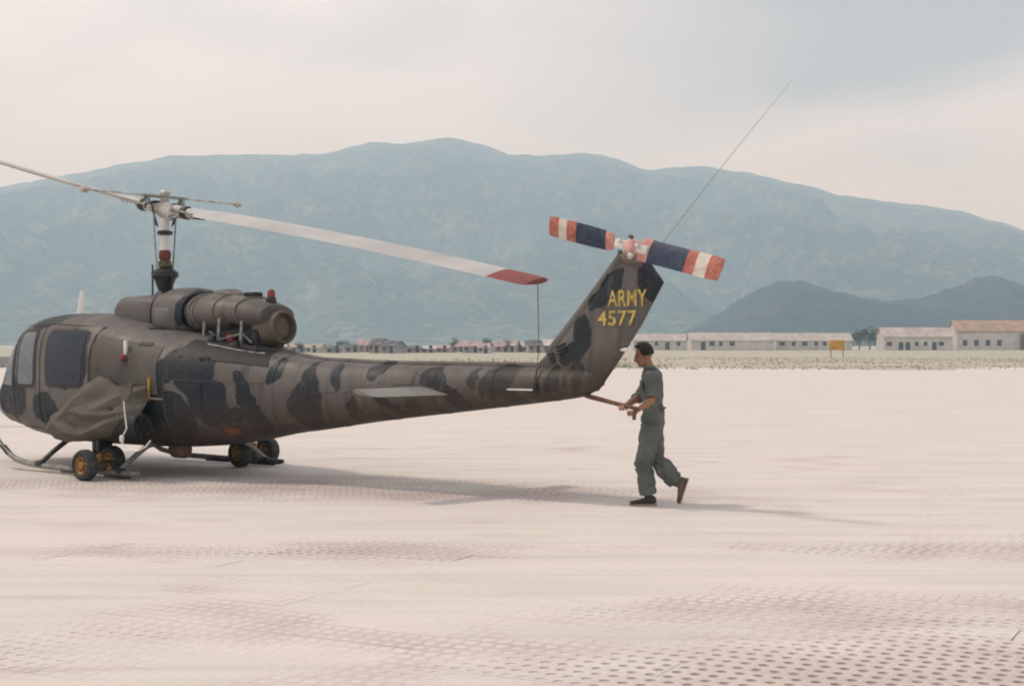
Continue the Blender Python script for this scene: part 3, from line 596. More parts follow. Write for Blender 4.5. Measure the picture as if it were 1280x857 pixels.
def rotor_blade(sg):
    """sg 1: aft blade, -1: forward blade. Leading edge to starboard (aft blade) and to port (forward blade)."""
    sec = [(.27, 0), (.22, .022), (.12, .034), (0, .030), (-.15, .016), (-.26, .002), (-.15, -.008), (0, -.022), (.12, -.026), (.22, -.018)]
    main, tip = G(), G(); BLM = mat('grey_white_blade', (.43, .41, .39), .5, var=.10, scale=1.5); TPM = mat('muted_red_tip', (.20, .040, .035), .6)
    rings = []
    for r in [.46, .60, .75, .95, 1.3, 2, 3, 4, 5, 6, 6.62, 6.70]:
        k = sm(.42, 1.15, r); pit = R(12.5-3.0*(r/6.7)); dr = -.20*(r/6.7)*(1-r/6.7)*-1.1 if sg > 0 else .22*(r/6.7)**2
        if sg < 0: dr += -.0*r
        c = onb(sg*r, dr + (.0 if sg > 0 else .03*r))
        sc_ = .38+.62*k
        if r > 6.65: sc_ *= .90
        rings.append((r, [c+Vector((0, sg*x*sc_*math.cos(pit), x*sc_*math.sin(pit)+z*(1.1 if k > .9 else 1.8-.7*k)*math.cos(pit))) for x, z in sec]))
    rt = .0
    body = [q for r, q in rings if r <= 6.0]; 
    a = [q for r, q in rings if r == 6.0][0]; b = [q for r, q in rings if r == 6.62][0]
    mid = [p.lerp(q, .25) for p, q in zip(a, b)]
    main.loft(body+[mid]); tip.loft([mid]+[q for r, q in rings if r > 6.5])
    o = main.build('rotor_blade', BLM, heli, angle=30); tip.build('blade_tip', TPM, o, angle=30)
rotor_blade(1); rotor_blade(-1)

# tail fin with lettering
def finpoly(l): return [V(s, l, z) for s, z in [(6.62, 1.55), (6.85, 1.75), (7.73, 2.66), (7.80, 2.74), (7.98, 2.73), (8.10, 2.68), (8.29, 2.44), (8.02, 2.0), (7.72, 1.60), (7.45, 1.27), (7.25, 1.22), (7.0, 1.22), (6.7, 1.3)]]
g = G(); P0 = finpoly(0); nP = len(P0); cen = Vector((sum(p.x for p in P0)/nP, 0, sum(p.z for p in P0)/nP))
rings = []
for off, k in ((.012, 1.0), (.045, .955), (.072, .80), (.078, .5)):
    rings.append([Vector((cen.x+(p.x-cen.x)*k, -off, cen.z+(p.z-cen.z)*k)) for p in P0])
full = [[Vector((p.x, -p.y, p.z)) for p in r] for r in rings[::-1]]+rings
g.loft(full); fin = g.build('tail_fin', CAMO, heli, angle=25)
G().tube([V(6.80, 0, 1.66), V(7.25, 0, 2.14), V(7.78, 0, 2.72)], [.075, .07, .075], 12).build('fin_shaft_cover', CAMO, heli)
G().loft([ring(s, 20, 0, (zb, zt, hw, 2.4)) for s, zb, zt, hw in ((7.76, 2.66, 2.76, .04), (7.84, 2.64, 2.80, .09), (8.0, 2.63, 2.81, .09), (8.08, 2.66, 2.78, .05))]).build('tail_gearbox', OD, heli)
LV = Matrix.Rotation(R(-20), 3, 'Y')
for s0, z0, ln in ((7.00, 1.765, .135), (6.865, 1.665, .075)):
    for k in range(3): G().box(V(s0+k*.012, .088, z0-k*.040), (ln, .016, .018), M=LV).build('louvre', BLK, fin)
G().lathe([(.015, 0), (.016, .10), (.022, .12), (.022, .16), (.01, .175)], V(7.70, .03, 1.72), (1, -.1, 0), 10).build('tail_light', WHM, fin)
def lettering(name, text, s0, z0, width, height, l):
    c = bpy.data.curves.new(name, 'FONT'); c.body = text; c.size = 1; c.extrude = .004; c.offset = .012; c.space_character = 1.06
    o = bpy.data.objects.new(name, c); COL.objects.link(o); bpy.context.view_layer.update()
    me = bpy.data.meshes.new_from_object(o.evaluated_get(bpy.context.evaluated_depsgraph_get())); bpy.data.objects.remove(o)
    xs_ = [v.co.x for v in me.vertices]; ys_ = [v.co.y for v in me.vertices]
    a, b, c_, d = min(xs_), max(xs_), min(ys_), max(ys_)
    for v in me.vertices:
        v.co = V(s0+(v.co.x-a)/(b-a)*width, l+v.co.z, z0+(v.co.y-c_)/(d-c_)*height)
    me.materials.append(mat('ochre_stencil', (.50, .36, .09), .7, var=.2, scale=14, dirt=(.26, .19, .07)))
    return link_mesh(name, me, fin)
lettering('lettering', 'ARMY', 7.63, 2.19, .50, .175, .081)
lettering('serial_number', '4577', 7.50, 1.98, .50, .165, .081)

# tail rotor on the port side of the fin
TH = V(8.13, .36, 2.80)
G().tube([V(7.92, .08, 2.72), TH+V(0, .05, 0)], .035, 10).build('tail_rotor_shaft', WHM, heli)
td = (V(9.15, 0, 2.54)-V(7.02, 0, 3.09)).normalized()
thub = G().box(TH, (.42, .09, .09), M=Matrix.Rotation(math.atan2(-td.z, td.x), 3, 'Y'), bev=.015).build('tail_rotor_hub', WHM, heli)
G().lathe([(.06, -.06), (.08, -.04), (.08, .05), (.05, .09), (0, .10)], TH, (0, -1, 0), 14).build('hub_cap', mat('pink_primer', (.60, .34, .30), .6), thub)
for k in range(5):
    a = k*2*math.pi/5; q = TH+Vector((math.cos(a)*.12, -.06, math.sin(a)*.10))
    G().lathe([(.02, 0), (.025, .02), (.02, .05), (0, .06)], q, (0, -1, .2), 8).build('hub_bolt', RUST if k % 2 else WHM, thub)
NAVY = mat('deep_navy_paint', (.022, .036, .070), .5, var=.35, scale=8, dirt=(.055, .065, .09))
CORAL = mat('faded_coral_red', (.40, .11, .08), .55, var=.2, scale=8, dirt=(.42, .22, .18))
CREAM = mat('cream_white', (.60, .55, .47), .55, var=.12, scale=8, dirt=(.44, .38, .32))
PINK = mat('pale_coral_root', (.52, .24, .20), .6, var=.2, scale=14)
for sg, segs in ((-1, [(.24, .34, PINK), (.34, .74, NAVY), (.74, .87, CORAL), (.87, .98, CREAM), (.98, 1.11, CORAL)]), (1, [(.10, .22, PINK), (.22, .68, NAVY), (.68, .80, CORAL), (.80, .94, CREAM), (.94, 1.10, CORAL)])):
    first = None
    up = Vector((td.z*-1, 0, td.x)); pit = R(14)
    for r0, r1, m in segs:
        rr = []
        for r in (r0, (r0+r1)/2, r1):
            c = TH+td*(sg*r); ch = .115*(.72+.28*sm(.15, .42, r)) if sg < 0 else .125
            if r > 1.09: ch *= .93
            rr.append([c+up*(x*ch*math.cos(pit))+Vector((0, x*ch*math.sin(pit)*sg-t*.018, 0)) for x, t in ((1, 0), (.7, .8), (.2, 1), (-.5, .6), (-1, 0), (-.5, -.4), (.2, -.7), (.7, -.6))])
        p = G().loft(rr).build('tail_rotor_blade' if first is None else 'painted_band', m, heli if first is None else first, angle=50)
        first = first or p

# elevators
for sg in (1, -1):
    g = G(); st = []
    for l, s0, s1, z0, z1 in ((.22, 5.06, 5.56, 1.265, 1.19), (1.30, 4.99, 5.36, 1.255, 1.19), (1.36, 5.03, 5.33, 1.25, 1.195)):
        pr = [(0, 0), (.1, .022), (.3, .03), (.7, .015), (1, 0), (.7, -.012), (.3, -.022), (.1, -.018)]
        st.append([V(s0+(s1-s0)*a, sg*l, z0+(z1-z0)*a+b) for a, b in pr])
    g.loft(st).build('elevator', mat('sun_bleached_grey', (.20, .19, .175), .6, var=.12, scale=3), heli, angle=40)
G().box(V(6.56, .235, 1.27), (.44, .03, .018), bev=.004).build('boom_strip', WHM, heli)
# tail skid, whip antenna
G().tube([V(7.15, 0, 1.26), V(7.34, .0, 1.20), V(7.7, .02, 1.135), V(7.99, .03, 1.085)], [.03, .028, .024, .022], 10).build('tail_skid', mat('red_brown_steel', (.12, .055, .035), .6, var=.3, scale=20), heli)
G().tube([V(7.96, .05, 1.08), V(7.96, .07, .97)], .022, 8).build('skid_shoe', mat('red_brown_steel', (.12, .055, .035)), heli)
G().tube([V(8.12, .0, 2.68), V(8.6, .0, 3.20), V(9.2, .0, 3.82), V(9.79, .0, 4.41)], [.0055, .004, .003, .002], 5).build('whip_antenna', GRM, heli)

# landing gear
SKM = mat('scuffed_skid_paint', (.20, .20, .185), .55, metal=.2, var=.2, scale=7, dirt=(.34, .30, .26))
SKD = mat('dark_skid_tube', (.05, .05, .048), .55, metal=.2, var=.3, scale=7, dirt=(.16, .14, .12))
for sg in (1, -1):
    l = 1.27*sg
    G().tube([V(-2.20, l, .46), V(-2.10, l, .36), V(-1.92, l, .235), V(-1.68, l, .145), V(-1.35, l, .10), V(-1.0, l, .085), V(-.2, l, .08), V(.6, l, .08), V(.98, l, .085), V(1.06, l, .095)],
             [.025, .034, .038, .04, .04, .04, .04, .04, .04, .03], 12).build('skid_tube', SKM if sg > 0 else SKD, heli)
    G().box(V(-1.95, l, .275), (.22, .10, .015), M=Matrix.Rotation(R(32), 3, 'Y')).build('step_plate', DKM, heli)
    for s, sh in ((-.35, .9), (.62, .9)):
        G().box(V(s, l, .035), (.5, .075, .025), bev=.008).build('skid_shoe', DKM, heli)
for s0, hgt in ((.68, .44), (-1.12, .46)):
    pts = [(1.27, .12), (1.20, .17), (1.02, .30), (.84, .41), (.62, hgt+.02), (.3, hgt+.035), (0, hgt+.04)]
    full = [V(s0, l, z) for l, z in pts]+[V(s0, -l, z) for l, z in pts[::-1][1:]]
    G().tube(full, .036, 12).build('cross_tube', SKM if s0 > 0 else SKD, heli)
    for sg in (1, -1): G().box(V(s0, 1.27*sg, .115), (.14, .10, .07), bev=.02).build('skid_saddle', DKM, heli)

TY = mat('tyre_rubber', (.030, .035, .034), .8, var=.2, dirt=(.09, .08, .07))
def wheel(s, l, sg, rim=YEL):
    w = empty('ground_wheel', (s, -l, .20)); w.parent = heli
    tw = .085
    g = G(); prof = [(.115, -tw*.8), (.15, -tw), (.185, -tw*.9), (.205, -tw*.5), (.208, 0), (.205, tw*.5), (.185, tw*.9), (.15, tw), (.115, tw*.8)]
    n = 28; rings = [[Vector((r*math.cos(2*math.pi*j/n), h, r*math.sin(2*math.pi*j/n))) for j in range(n)] for r, h in prof]
    g.loft(rings+[rings[0]], cap=False).build('tyre', TY, w)
    g = G(); g.lathe([(.0, -.07), (.045, -.07), (.05, -.04), (.095, -.035), (.11, -.06), (.118, -.07), (.118, .07), (.11, .06), (.095, .035), (.05, .04), (.045, .07), (0, .07)], (0, 0, 0), (0, 1, 0), 24)
    r = g.build('rim', rim, w)
    for k in range(6):
        a = k*math.pi/3
        for e in (-1, 1): G().lathe([(.017, 0), (.017, .006), (0, .006)], (.072*math.cos(a), e*.036, .072*math.sin(a)), (0, e, 0), 8).build('rim_hole', BLK, r)
    return w
YOR = mat('dull_orange_hub', (.34, .17, .03), .6, var=.3, scale=20, dirt=(.08, .06, .03))
for sg, s, l0, l1, ms in ((1, .34, 1.66, .98, .36), (-1, .40, -.98, -1.62, .40)):
    wheel(s+(.12 if sg > 0 else .08), l0, 1, YOR); wheel(s-(.22 if sg > 0 else .05), l1, 1, YOR)
    a = V(s+(.12 if sg > 0 else .08), l0, .20); b = V(s-(.22 if sg > 0 else .05), l1, .20)
    G().tube([a, b], .022, 8).build('wheel_axle', RUST, heli)
    m_ = (a+b)/2
    G().box(m_+Vector((0, 0, -.04)), (.20, .14, .12), bev=.02).build('wheel_bracket', RUST, heli)
    G().tube([m_+Vector((0, 0, .02)), m_+Vector((.02, 0, .13))], .035, 10).build('jack_cylinder', YOR, heli)
    G().lathe([(.03, 0), (.035, .03), (0, .05)], m_+Vector((-.05, -.02, .12)), n=8).build('jack_knob', BLK, heli)
# belly fittings
G().box(V(-.35, .80, .34), (.20, .22, .24), bev=.03).build('landing_light_box', BLK, heli)
G().lathe([(.10, -.14), (.12, -.10), (.12, .10), (.08, .14)], V(.9, .45, .36), (1, 0, 0), 14).build('cargo_hook', mat('brown_fitting', (.12, .075, .04), .7), heli)
G().tube([V(.12, 1.22, .62), V(.14, 1.24, .5), V(.14, 1.24, .35), V(.13, 1.24, .22)], .006, 5).build('tie_wire', GRM, heli)

# gun mount and rocket pod on the port side
GUN = empty('gun_mount', (0, 0, 0)); GUN.parent = heli
G().tube([V(.75, .9, .86), V(.75, 1.50, .90)], .06, 12).build('mount_arm', DKM, GUN)
G().lathe([(.0, -.02), (.10, 0), (.15, .05), (.165, .1), (.165, 1.25), (.15, 1.30), (.0, 1.285)], V(-.10, 1.30, .72), (1, 0, 0), 22).build('rocket_pod', BLK, GUN)
for k in range(7):
    a = k*math.pi/3; rr = 0 if k == 6 else .115
    G().lathe([(.034, 0), (.04, .02), (.04, .025), (.0, .02)], V(1.195, 1.30+rr*.85*math.cos(a), .72+rr*.85*math.sin(a)), (1, 0, 0), 12).build('rocket_tube', BLK, GUN)
for z in (.45, .60): G().tube([V(.70, 1.30, z+.35), V(.70, 1.52, z+.28)], .03, 8).build('mount_strut', DKM, GUN)
hose = [(q[0]+.74, max(q[1], 1.53), q[2]) for q in ((.36, 1.28, 1.05), (.38, 1.34, .9), (.42, 1.40, .70), (.44, 1.62, .58), (.48, 1.63, .50), (.60, 1.63, .435), (.76, 1.62, .43), (.90, 1.60, .49), (.97, 1.58, .57))]
G().tube([V(*p) for p in hose], .010, 6).build('hose', WHM, GUN)
G().lathe([(.01, 0), (.03, .03), (.03, .08), (.015, .10)], V(1.18, 1.62, .52), n=10).build('hose_fitting', WHM, GUN)

# ------------------------------------------------------------ canvas cover thrown over the guns
cv = empty('canvas_cover', world(0, 0, 0), HROT)
tag(cv, 'crumpled olive canvas cover draped over the guns on the left side of the helicopter', 'canvas cover')
U_, Vv = 34, 30
ctrl_s = lambda u, v: (-.28+1.42*u)*(1-v)+(-.80+1.92*u)*v if v < .85 else (-.80+1.92*u)
def zt_(u): return interp([(0, 1.16), (.12, 1.27), (.30, 1.36), (.42, 1.33), (.62, 1.20), (.85, 1.22), (1, 1.24)], u)
def zb_(u): return interp([(0, .56), (.12, .50), (.3, .46), (.55, .50), (.75, .56), (1, .64)], u)
cg = G()
ridges = [((.0, .95), (.34, .50), .10), ((.34, .50), (.42, .02), .13), ((.34, .50), (.95, .52), .09), ((.34, .50), (.55, .80), .06), ((.12, .62), (.55, .93), .12), ((.55, .93), (.98, .58), .11), ((.62, .40), (.80, .10), .10), ((.80, .10), (1, .04), .06), ((.02, .6), (.05, 1.0), .07), ((.2, .75), (.16, 1), .06)]
def segd(p, a, b):
    ab = (b[0]-a[0], b[1]-a[1]); t = max(0, min(1, ((p[0]-a[0])*ab[0]+(p[1]-a[1])*ab[1])/(ab[0]**2+ab[1]**2)))
    return math.hypot(p[0]-a[0]-t*ab[0], p[1]-a[1]-t*ab[1])
for j in range(Vv+1):
    for i in range(U_+1):
        u, v = i/U_, j/Vv
        s = (-.28+1.42*u)*(1-v)+(-.80+1.93*u)*v; z = zt_(u)*(1-v)+zb_(u)*v
        bul = math.sin(min(1, v*1.5)*math.pi/2)*.42*math.sin(max(0.0, min(1, .10+u*.92))*math.pi)**.6
        hgt = max([0]+[h*max(0, 1-segd((u, v), a, b)/.14)**1.0 for a, b, h in ridges])
        l = 1.19+bul+hgt*math.sin(min(1, v*4+.1)*math.pi/2)+.03*noise.noise(Vector((u*6, v*6, 2)))
        if v > .85: l -= (v-.85)*.9
        cg.v.append(tuple(V(s, l, z+.012*noise.noise(Vector((u*9, v*4, 7))))))
w = U_+1
cg.f = [(j*w+i, j*w+i+1, (j+1)*w+i+1, (j+1)*w+i) for j in range(Vv) for i in range(U_)]
CAN = mat('weathered_canvas', (.115, .105, .085), .92, var=.12, scale=5, bump=.25, bscale=60, spec=.15)
o = cg.build('drape', CAN, cv, angle=22)
md = o.modifiers.new('thick', 'SOLIDIFY'); md.thickness = .012
G().loft([[V(1.10+a*w_, 1.50+b*.02, z) for a, b in ((-1, -1), (1, -1), (1, 1), (-1, 1))] for z, w_ in ((1.24, .13), (1.16, .12), (1.07, .06), (1.02, .035))]).build('corner_flap', CAN, cv)
G().tube([V(1.0, 1.25, 1.26), V(1.15, 1.5, 1.255), V(1.24, 1.5, 1.25)], .02, 6).build('hem_roll', CAN, cv)

# strap that ties the aft blade to the tail boom
ts = empty('tie_down_strap', world(6.60, 0, 0), HROT); tag(ts, 'thin red-brown line tying the red rotor blade tip to the tail boom', 'tie-down line')
SM_ = mat('red_brown_webbing', (.10, .045, .03), .85)
rel = lambda s, l, z: V(s, l, z)-V(6.60, 0, 0)
G().tube([rel(6.63, .02, 2.50), rel(6.66, .05, 2.1), rel(6.72, .12, 1.72), rel(6.76, .20, 1.56)], .005, 5).build('line', SM_, ts)
G().tube([rel(6.76, .14, 1.535), rel(6.76, .205, 1.50), rel(6.76, .238, 1.40), rel(6.76, .235, 1.30), rel(6.76, .20, 1.22)], .011, 6).build('strap_band', SM_, ts)
G().lathe([(0, 0), (.03, .02), (.035, .06), (.02, .1), (0, .11)], rel(6.77, .25, 1.24), n=8).build('knot', BLK, ts)
G().tube([rel(6.77, .25, 1.25), rel(6.80, .26, 1.21), rel(6.84, .24, 1.22)], .01, 5).build('loose_end', BLK, ts)

# ------------------------------------------------------------ the man at the tail
def remesh(parts, name, m, vox, parent, smooth_it=6):
    g = G()
    for p in parts: p(g)
    o = g.build(name, m, None, smooth=True, angle=180)
    r = o.modifiers.new('r', 'REMESH'); r.mode = 'VOXEL'; r.voxel_size = vox; r.use_smooth_shade = True
    s = o.modifiers.new('s', 'SMOOTH'); s.factor = .5; s.iterations = smooth_it
    me = bpy.data.meshes.new_from_object(o.evaluated_get(bpy.context.evaluated_depsgraph_get())); me.name = name
    old = o.data; o.modifiers.clear(); o.data = me
    if not me.materials: me.materials.append(m)
    bpy.data.meshes.remove(old)
    for p in me.polygons: p.use_smooth = True
    o.parent = parent
    return o
MD = 16.0
man = empty('person', (1.52, MD, 0)); tag(man, 'man in grey-green coveralls walking and holding the tail skid with both hands', 'person')
# man space: x as the world's (he faces -x), y away from the camera, z up; origin between his feet
T = lambda pts, r, n=14: (lambda g: g.tube([Vector(p) for p in pts], r, n))
def ell(c, r, M=None, n=16):
    def f(g):
        rings = []
        for i in range(1, n):
            a = math.pi*i/n; q = []
            for j in range(n*2):
                b = math.pi*j/n; p = Vector((r[0]*math.sin(a)*math.cos(b), r[1]*math.sin(a)*math.sin(b), r[2]*math.cos(a)))
                q.append(Vector(c)+(M @ p if M else p))
            rings.append(q)
        g.loft(rings)
    return f
XO = 1.52
hipL, hipR = (.035, -.09, .90), (.045, .09, .90)
kneeL, ankL = (-.065, -.09, .47), (-.01, -.08, .10)       # near leg, planted
kneeR, ankR = (.085, .10, .50), (.325, .11, .225)         # far leg, trailing and lifting
pel, wai, che, nec = (.04, 0, .93), (.05, 0, 1.10), (.045, 0, 1.32), (.015, 0, 1.49)
shL, shR = (.05, -.175, 1.43), (.035, .175, 1.43)
elL, elR = (.02, -.27, 1.18), (-.10, .12, 1.19)
haL, haR = (-.155, -.36, 1.065), (-.295, -.34, 1.105)
SKIN = mat('tanned_skin', (.30, .155, .085), .55, var=.08, scale=8)
Mh = Matrix.Rotation(R(-14), 3, 'Y')                 # head bowed a little
HC = Vector((-.055, 0, 1.655))
def hd(x, y, z): return HC+Mh @ Vector((x, y, z))
parts = [T([nec, (.0, 0, 1.53), HC+Vector((.02, 0, -.04))], [(.062, .066), (.056, .06), (.056, .058)]),
         ell(hd(.012, 0, .035), (.096, .077, .098), Mh), ell(hd(-.030, 0, -.035), (.066, .062, .082), Mh),
         ell(hd(-.058, 0, -.098), (.030, .034, .022), Mh),
         T([hd(-.088, 0, .010), hd(-.108, 0, -.020), hd(-.112, 0, -.034), hd(-.090, 0, -.042)], [.009, .012, .014, .010], 8),
         T([hd(-.082, -.03, .022), hd(-.092, 0, .020), hd(-.082, .03, .022)], [.012, .011, .012], 8),
         T([hd(-.082, -.020, -.066), hd(-.094, 0, -.066), hd(-.082, .020, -.066)], [.007, .010, .007], 8),
         ell(hd(.012, -.077, -.015), (.020, .010, .032), Mh, 10), ell(hd(.012, .077, -.015), (.020, .010, .032), Mh, 10),
         T([nec, che, wai, pel], [(.055, .05), (.10, .07), (.09, .06), (.08, .06)]),
         T([(.025, 0, 1.46), shL], [.04, .035]), T([(.025, 0, 1.46), shR], [.04, .035]),
         T([pel, hipL, kneeL, ankL], [.06, .06, .045, .035]), T([pel, hipR, kneeR, ankR], [.06, .06, .045, .035]),
         T([shL, elL], [.034, .040]), T([shR, elR], [.034, .040])]
def arm(el, ha, grip, thumb):
    el, ha = Vector(el), Vector(ha); m = el.lerp(ha, .4)
    ps = [T([el, m, el.lerp(ha, .8), ha], [.043, .043, .030, .027])]
    d = grip; out = (ha-el).normalized()
    palm = ha+out*.045
    ps.append(ell(palm, (.042, .042, .022), None, 10))
    side = Vector(d).normalized()                    # along the bar
    nrm = Vector((0, 0, 1))
    for k, ln in enumerate((.95, 1.05, 1.0, .85)):
        b = palm+side*(.030-.020*k)+out*.020+nrm*.012
        fw = out.copy(); fw.z = 0; fw.normalize()
        ps.append(T([b, b+fw*.026*ln+nrm*.012, b+fw*.048*ln-nrm*.004, b+fw*.050*ln-nrm*.026, b+fw*.028*ln-nrm*.040], [.0105, .0100, .0095, .009, .008], 8))
    tb = palm+side*.034*thumb-nrm*.004
    ps.append(T([tb-out*.02, tb+side*.018*thumb+out*.008-nrm*.012, tb+side*.012*thumb+out*.032-nrm*.028], [.012, .011, .009], 8))
    return ps
bar = Vector((-1, .78, .0))*-1
parts += arm(elL, haL, (.79, -.61, 0), -1)+arm(elR, haR, (.79, -.61, 0), 1)
body = remesh(parts, 'body', SKIN, .0062, man, 3)
CLO = mat('faded_green_coverall', (.125, .135, .125), .9, var=.2, scale=3, bump=1.0, bscale=16, spec=.15)
def cl_leg(h, k, a, w1, seed):
    h, k, a = Vector(h), Vector(k), Vector(a); pts = []; rs = []
    for t in range(0, 9):
        q = t/8; p = h.lerp(k, q); pts.append(p+Vector((0, 0, 0))); r = .120-.028*q+.004*math.sin(q*9+seed); rs.append((r, r*1.05))
    for t in range(1, 10):
        q = t/9; p = k.lerp(a, q*.95); r = .095+.006*math.sin(q*3)-.004*q+.006*math.sin(q*16+seed); rs.append((r, r*1.02)); pts.append(p)
    return T(pts, rs, 18)
cparts = [T([(.0, 0, 1.535), (.008, 0, 1.50), (.03, 0, 1.44), che, (.052, 0, 1.2), wai, (.055, 0, 1.0), pel, (.04, 0, .86)],
            [(.058, .064), (.085, .075), (.165, .108), (.175, .122), (.150, .115), (.138, .112), (.148, .122), (.160, .130), (.13, .115)], 24),
          ell((.085, -.06, .93), (.085, .085, .11)), ell((.085, .06, .93), (.085, .085, .11)),
          ell((.055, -.115, 1.425), (.085, .10, .07)), ell((.045, .115, 1.425), (.085, .10, .07)), ell((.05,-.18,1.40),(.08,.07,.085)), ell((.045,.18,1.40),(.08,.07,.085)),
          T([shL, Vector(shL).lerp(Vector(elL), .5), Vector(shL).lerp(Vector(elL), .93)], [.072, .070, .072], 16),
          T([shR, Vector(shR).lerp(Vector(elR), .5), Vector(elR), Vector(elR).lerp(Vector(haR), .22)], [.072, .068, .064, .060], 16),
          T([Vector(shL).lerp(Vector(elL), .90), Vector(shL).lerp(Vector(elL), .98)], [.078, .078], 16),
          cl_leg(hipL, kneeL, ankL, 1, 0), cl_leg(hipR, kneeR, ankR, 1, 2)]
cl = remesh(cparts, 'coverall', CLO, .011, man, 6)
for v_ in cl.data.vertices:                          # cloth folds as real relief
    c = v_.co; n_ = v_.normal; d = noise.fractal(Vector((c.x*9, c.y*9, c.z*5)), .9, 2, 3)*.017
    d += .011*math.sin(c.z*48+c.x*30+7*noise.noise(c*5))*sm(.85, .3, c.z) + .006*math.sin(c.z*45+c.x*60)*sm(.9, 1.05, c.z)*sm(1.3, 1.15, c.z)
    v_.co = c+n_*d*1.25*sm(.12, .42, c.z)
T([(.058-.18, 0, 1.05)], .01)
g = G(); g.tube([Vector((.05+.138*math.cos(a), .112*math.sin(a), 1.075)) for a in frange(0, 2*math.pi, 25)], (.010), 6, cap=False); tag(g.build('waistband', CLO, man))
BEL = mat('coverall_stitching', (.10, .11, .10), .9)
for z, r in ((1.28, .0),): G().box((.06, -.118, z), (.05, .01, .03)).build('pen_pocket', BEL, man)
g = G(); g.tube([Vector((-.085, -.185, .70)), Vector((-.02, -.205, .70)), Vector((.03, -.20, .70))], .007, 5); g.build('thigh_pocket_flap', CLO, man)
g = G(); g.tube([Vector((-.095, -.18, .58)), Vector((-.03, -.20, .575)), Vector((.02, -.195, .58))], .006, 5); g.build('thigh_pocket_hem', CLO, man)
g = G(); g.box((-.09, -.085, 1.33), (.03, .10, .11), bev=.01); g.build('chest_pocket', CLO, man)
g = G(); g.tube([Vector((.005+.070*math.cos(a), .074*math.sin(a), 1.525-.012*math.cos(a))) for a in frange(0, 2*math.pi, 21)], .017, 7, cap=False); g.build('collar', CLO, man)
# hair
HAIR = mat('black_hair', (.010, .009, .009), .6, var=.3, scale=60, bump=.8, bscale=160)
def hairp(g):
    n = 22; rings = []
    for i in range(0, 15):
        a = math.pi*.60*(i/14); q = []
        for j in range(36):
            b = 2*math.pi*j/36; cb = math.cos(b)
            lim = 1.0 if cb > -.15 else 1-.52*sm(.15, .8, -cb)      # hairline is higher at the forehead (-x)
            aa = max(a*lim, .02)
            jit = 1+.035*noise.noise(Vector((b*3, aa*6, 4)))
            p = Vector((.108*math.sin(aa)*cb, .088*math.sin(aa)*math.sin(b), .122*math.cos(aa)))*jit
            q.append(hd(.014, 0, .030)+Mh @ p)
        rings.append(q)
    inner = [[hd(.014, 0, .030)+(p-hd(.014, 0, .030))*.86 for p in r] for r in rings[::-1]]
    g.loft(rings+inner)
g = G(); hairp(g)
g.tube([hd(-.040, -.04, .122), hd(-.062, -.015, .118), hd(-.062, .02, .118), hd(-.040, .05, .122)], [.014, .016, .016, .014], 8)
g.build('hair', HAIR, man)
EYE_ = mat('dark_eye', (.02, .015, .012), .3)
for e in (-1, 1):
    G().lathe([(0, 0), (.008, .002), (.010, .006), (0, .010)], hd(-.082, e*.032, .004), (-1, e*.3, 0), 8).build('eye', EYE_, man)
    G().tube([hd(-.083, e*.018, .024), hd(-.087, e*.033, .029), hd(-.077, e*.048, .024)], .005, 5).build('eyebrow', HAIR, man)
# shoes
SH1 = mat('dark_brown_boot', (.040, .030, .025), .6); SH2 = mat('dusty_tan_sole', (.24, .185, .13), .85)
def shoe(ank, d, up):
    ank = Vector(ank); d = Vector(d).normalized(); up = Vector(up).normalized()
    b = ank-up*.055
    rr = []
    for t, w_, h, z in ((-.085, .028, .045, .012), (-.065, .036, .075, .006), (-.01, .038, .095, 0), (.05, .040, .062, 0), (.12, .047, .042, 0), (.17, .042, .032, 0), (.205, .022, .020, .004)):
        c = b+d*t+up*(h*.5+z-.025); sdv = d.cross(up)
        rr.append([c+sdv*(w_*math.cos(2*math.pi*k/14))+up*(h*.55*math.sin(2*math.pi*k/14)) for k in range(14)])
    o = G().loft(rr).build('boot', SH1, man)
    g = G(); rr = []
    for t, w_ in ((-.09, .028), (-.06, .037), (.0, .036), (.05, .036), (.12, .046), (.17, .042), (.21, .018)):
        c = b+d*t-up*.032; sdv = d.cross(up)
        rr.append([c-sdv*w_-up*.013, c+sdv*w_-up*.013, c+sdv*w_+up*.008, c-sdv*w_+up*.008])
    g.loft(rr).build('sole', SH2, o)
    G().tube([ank-up*.03, ank+up*.05], [.044, .046], 12).build('boot_shaft', SH1, o)
shoe(ankL, (-1, 0, 0), (0, 0, 1))
SH1 = mat('dusty_brown_boot', (.13, .095, .065), .7)
shoe((.335, .11, .225), (-.33, 0, -1), (-1, 0, .33))

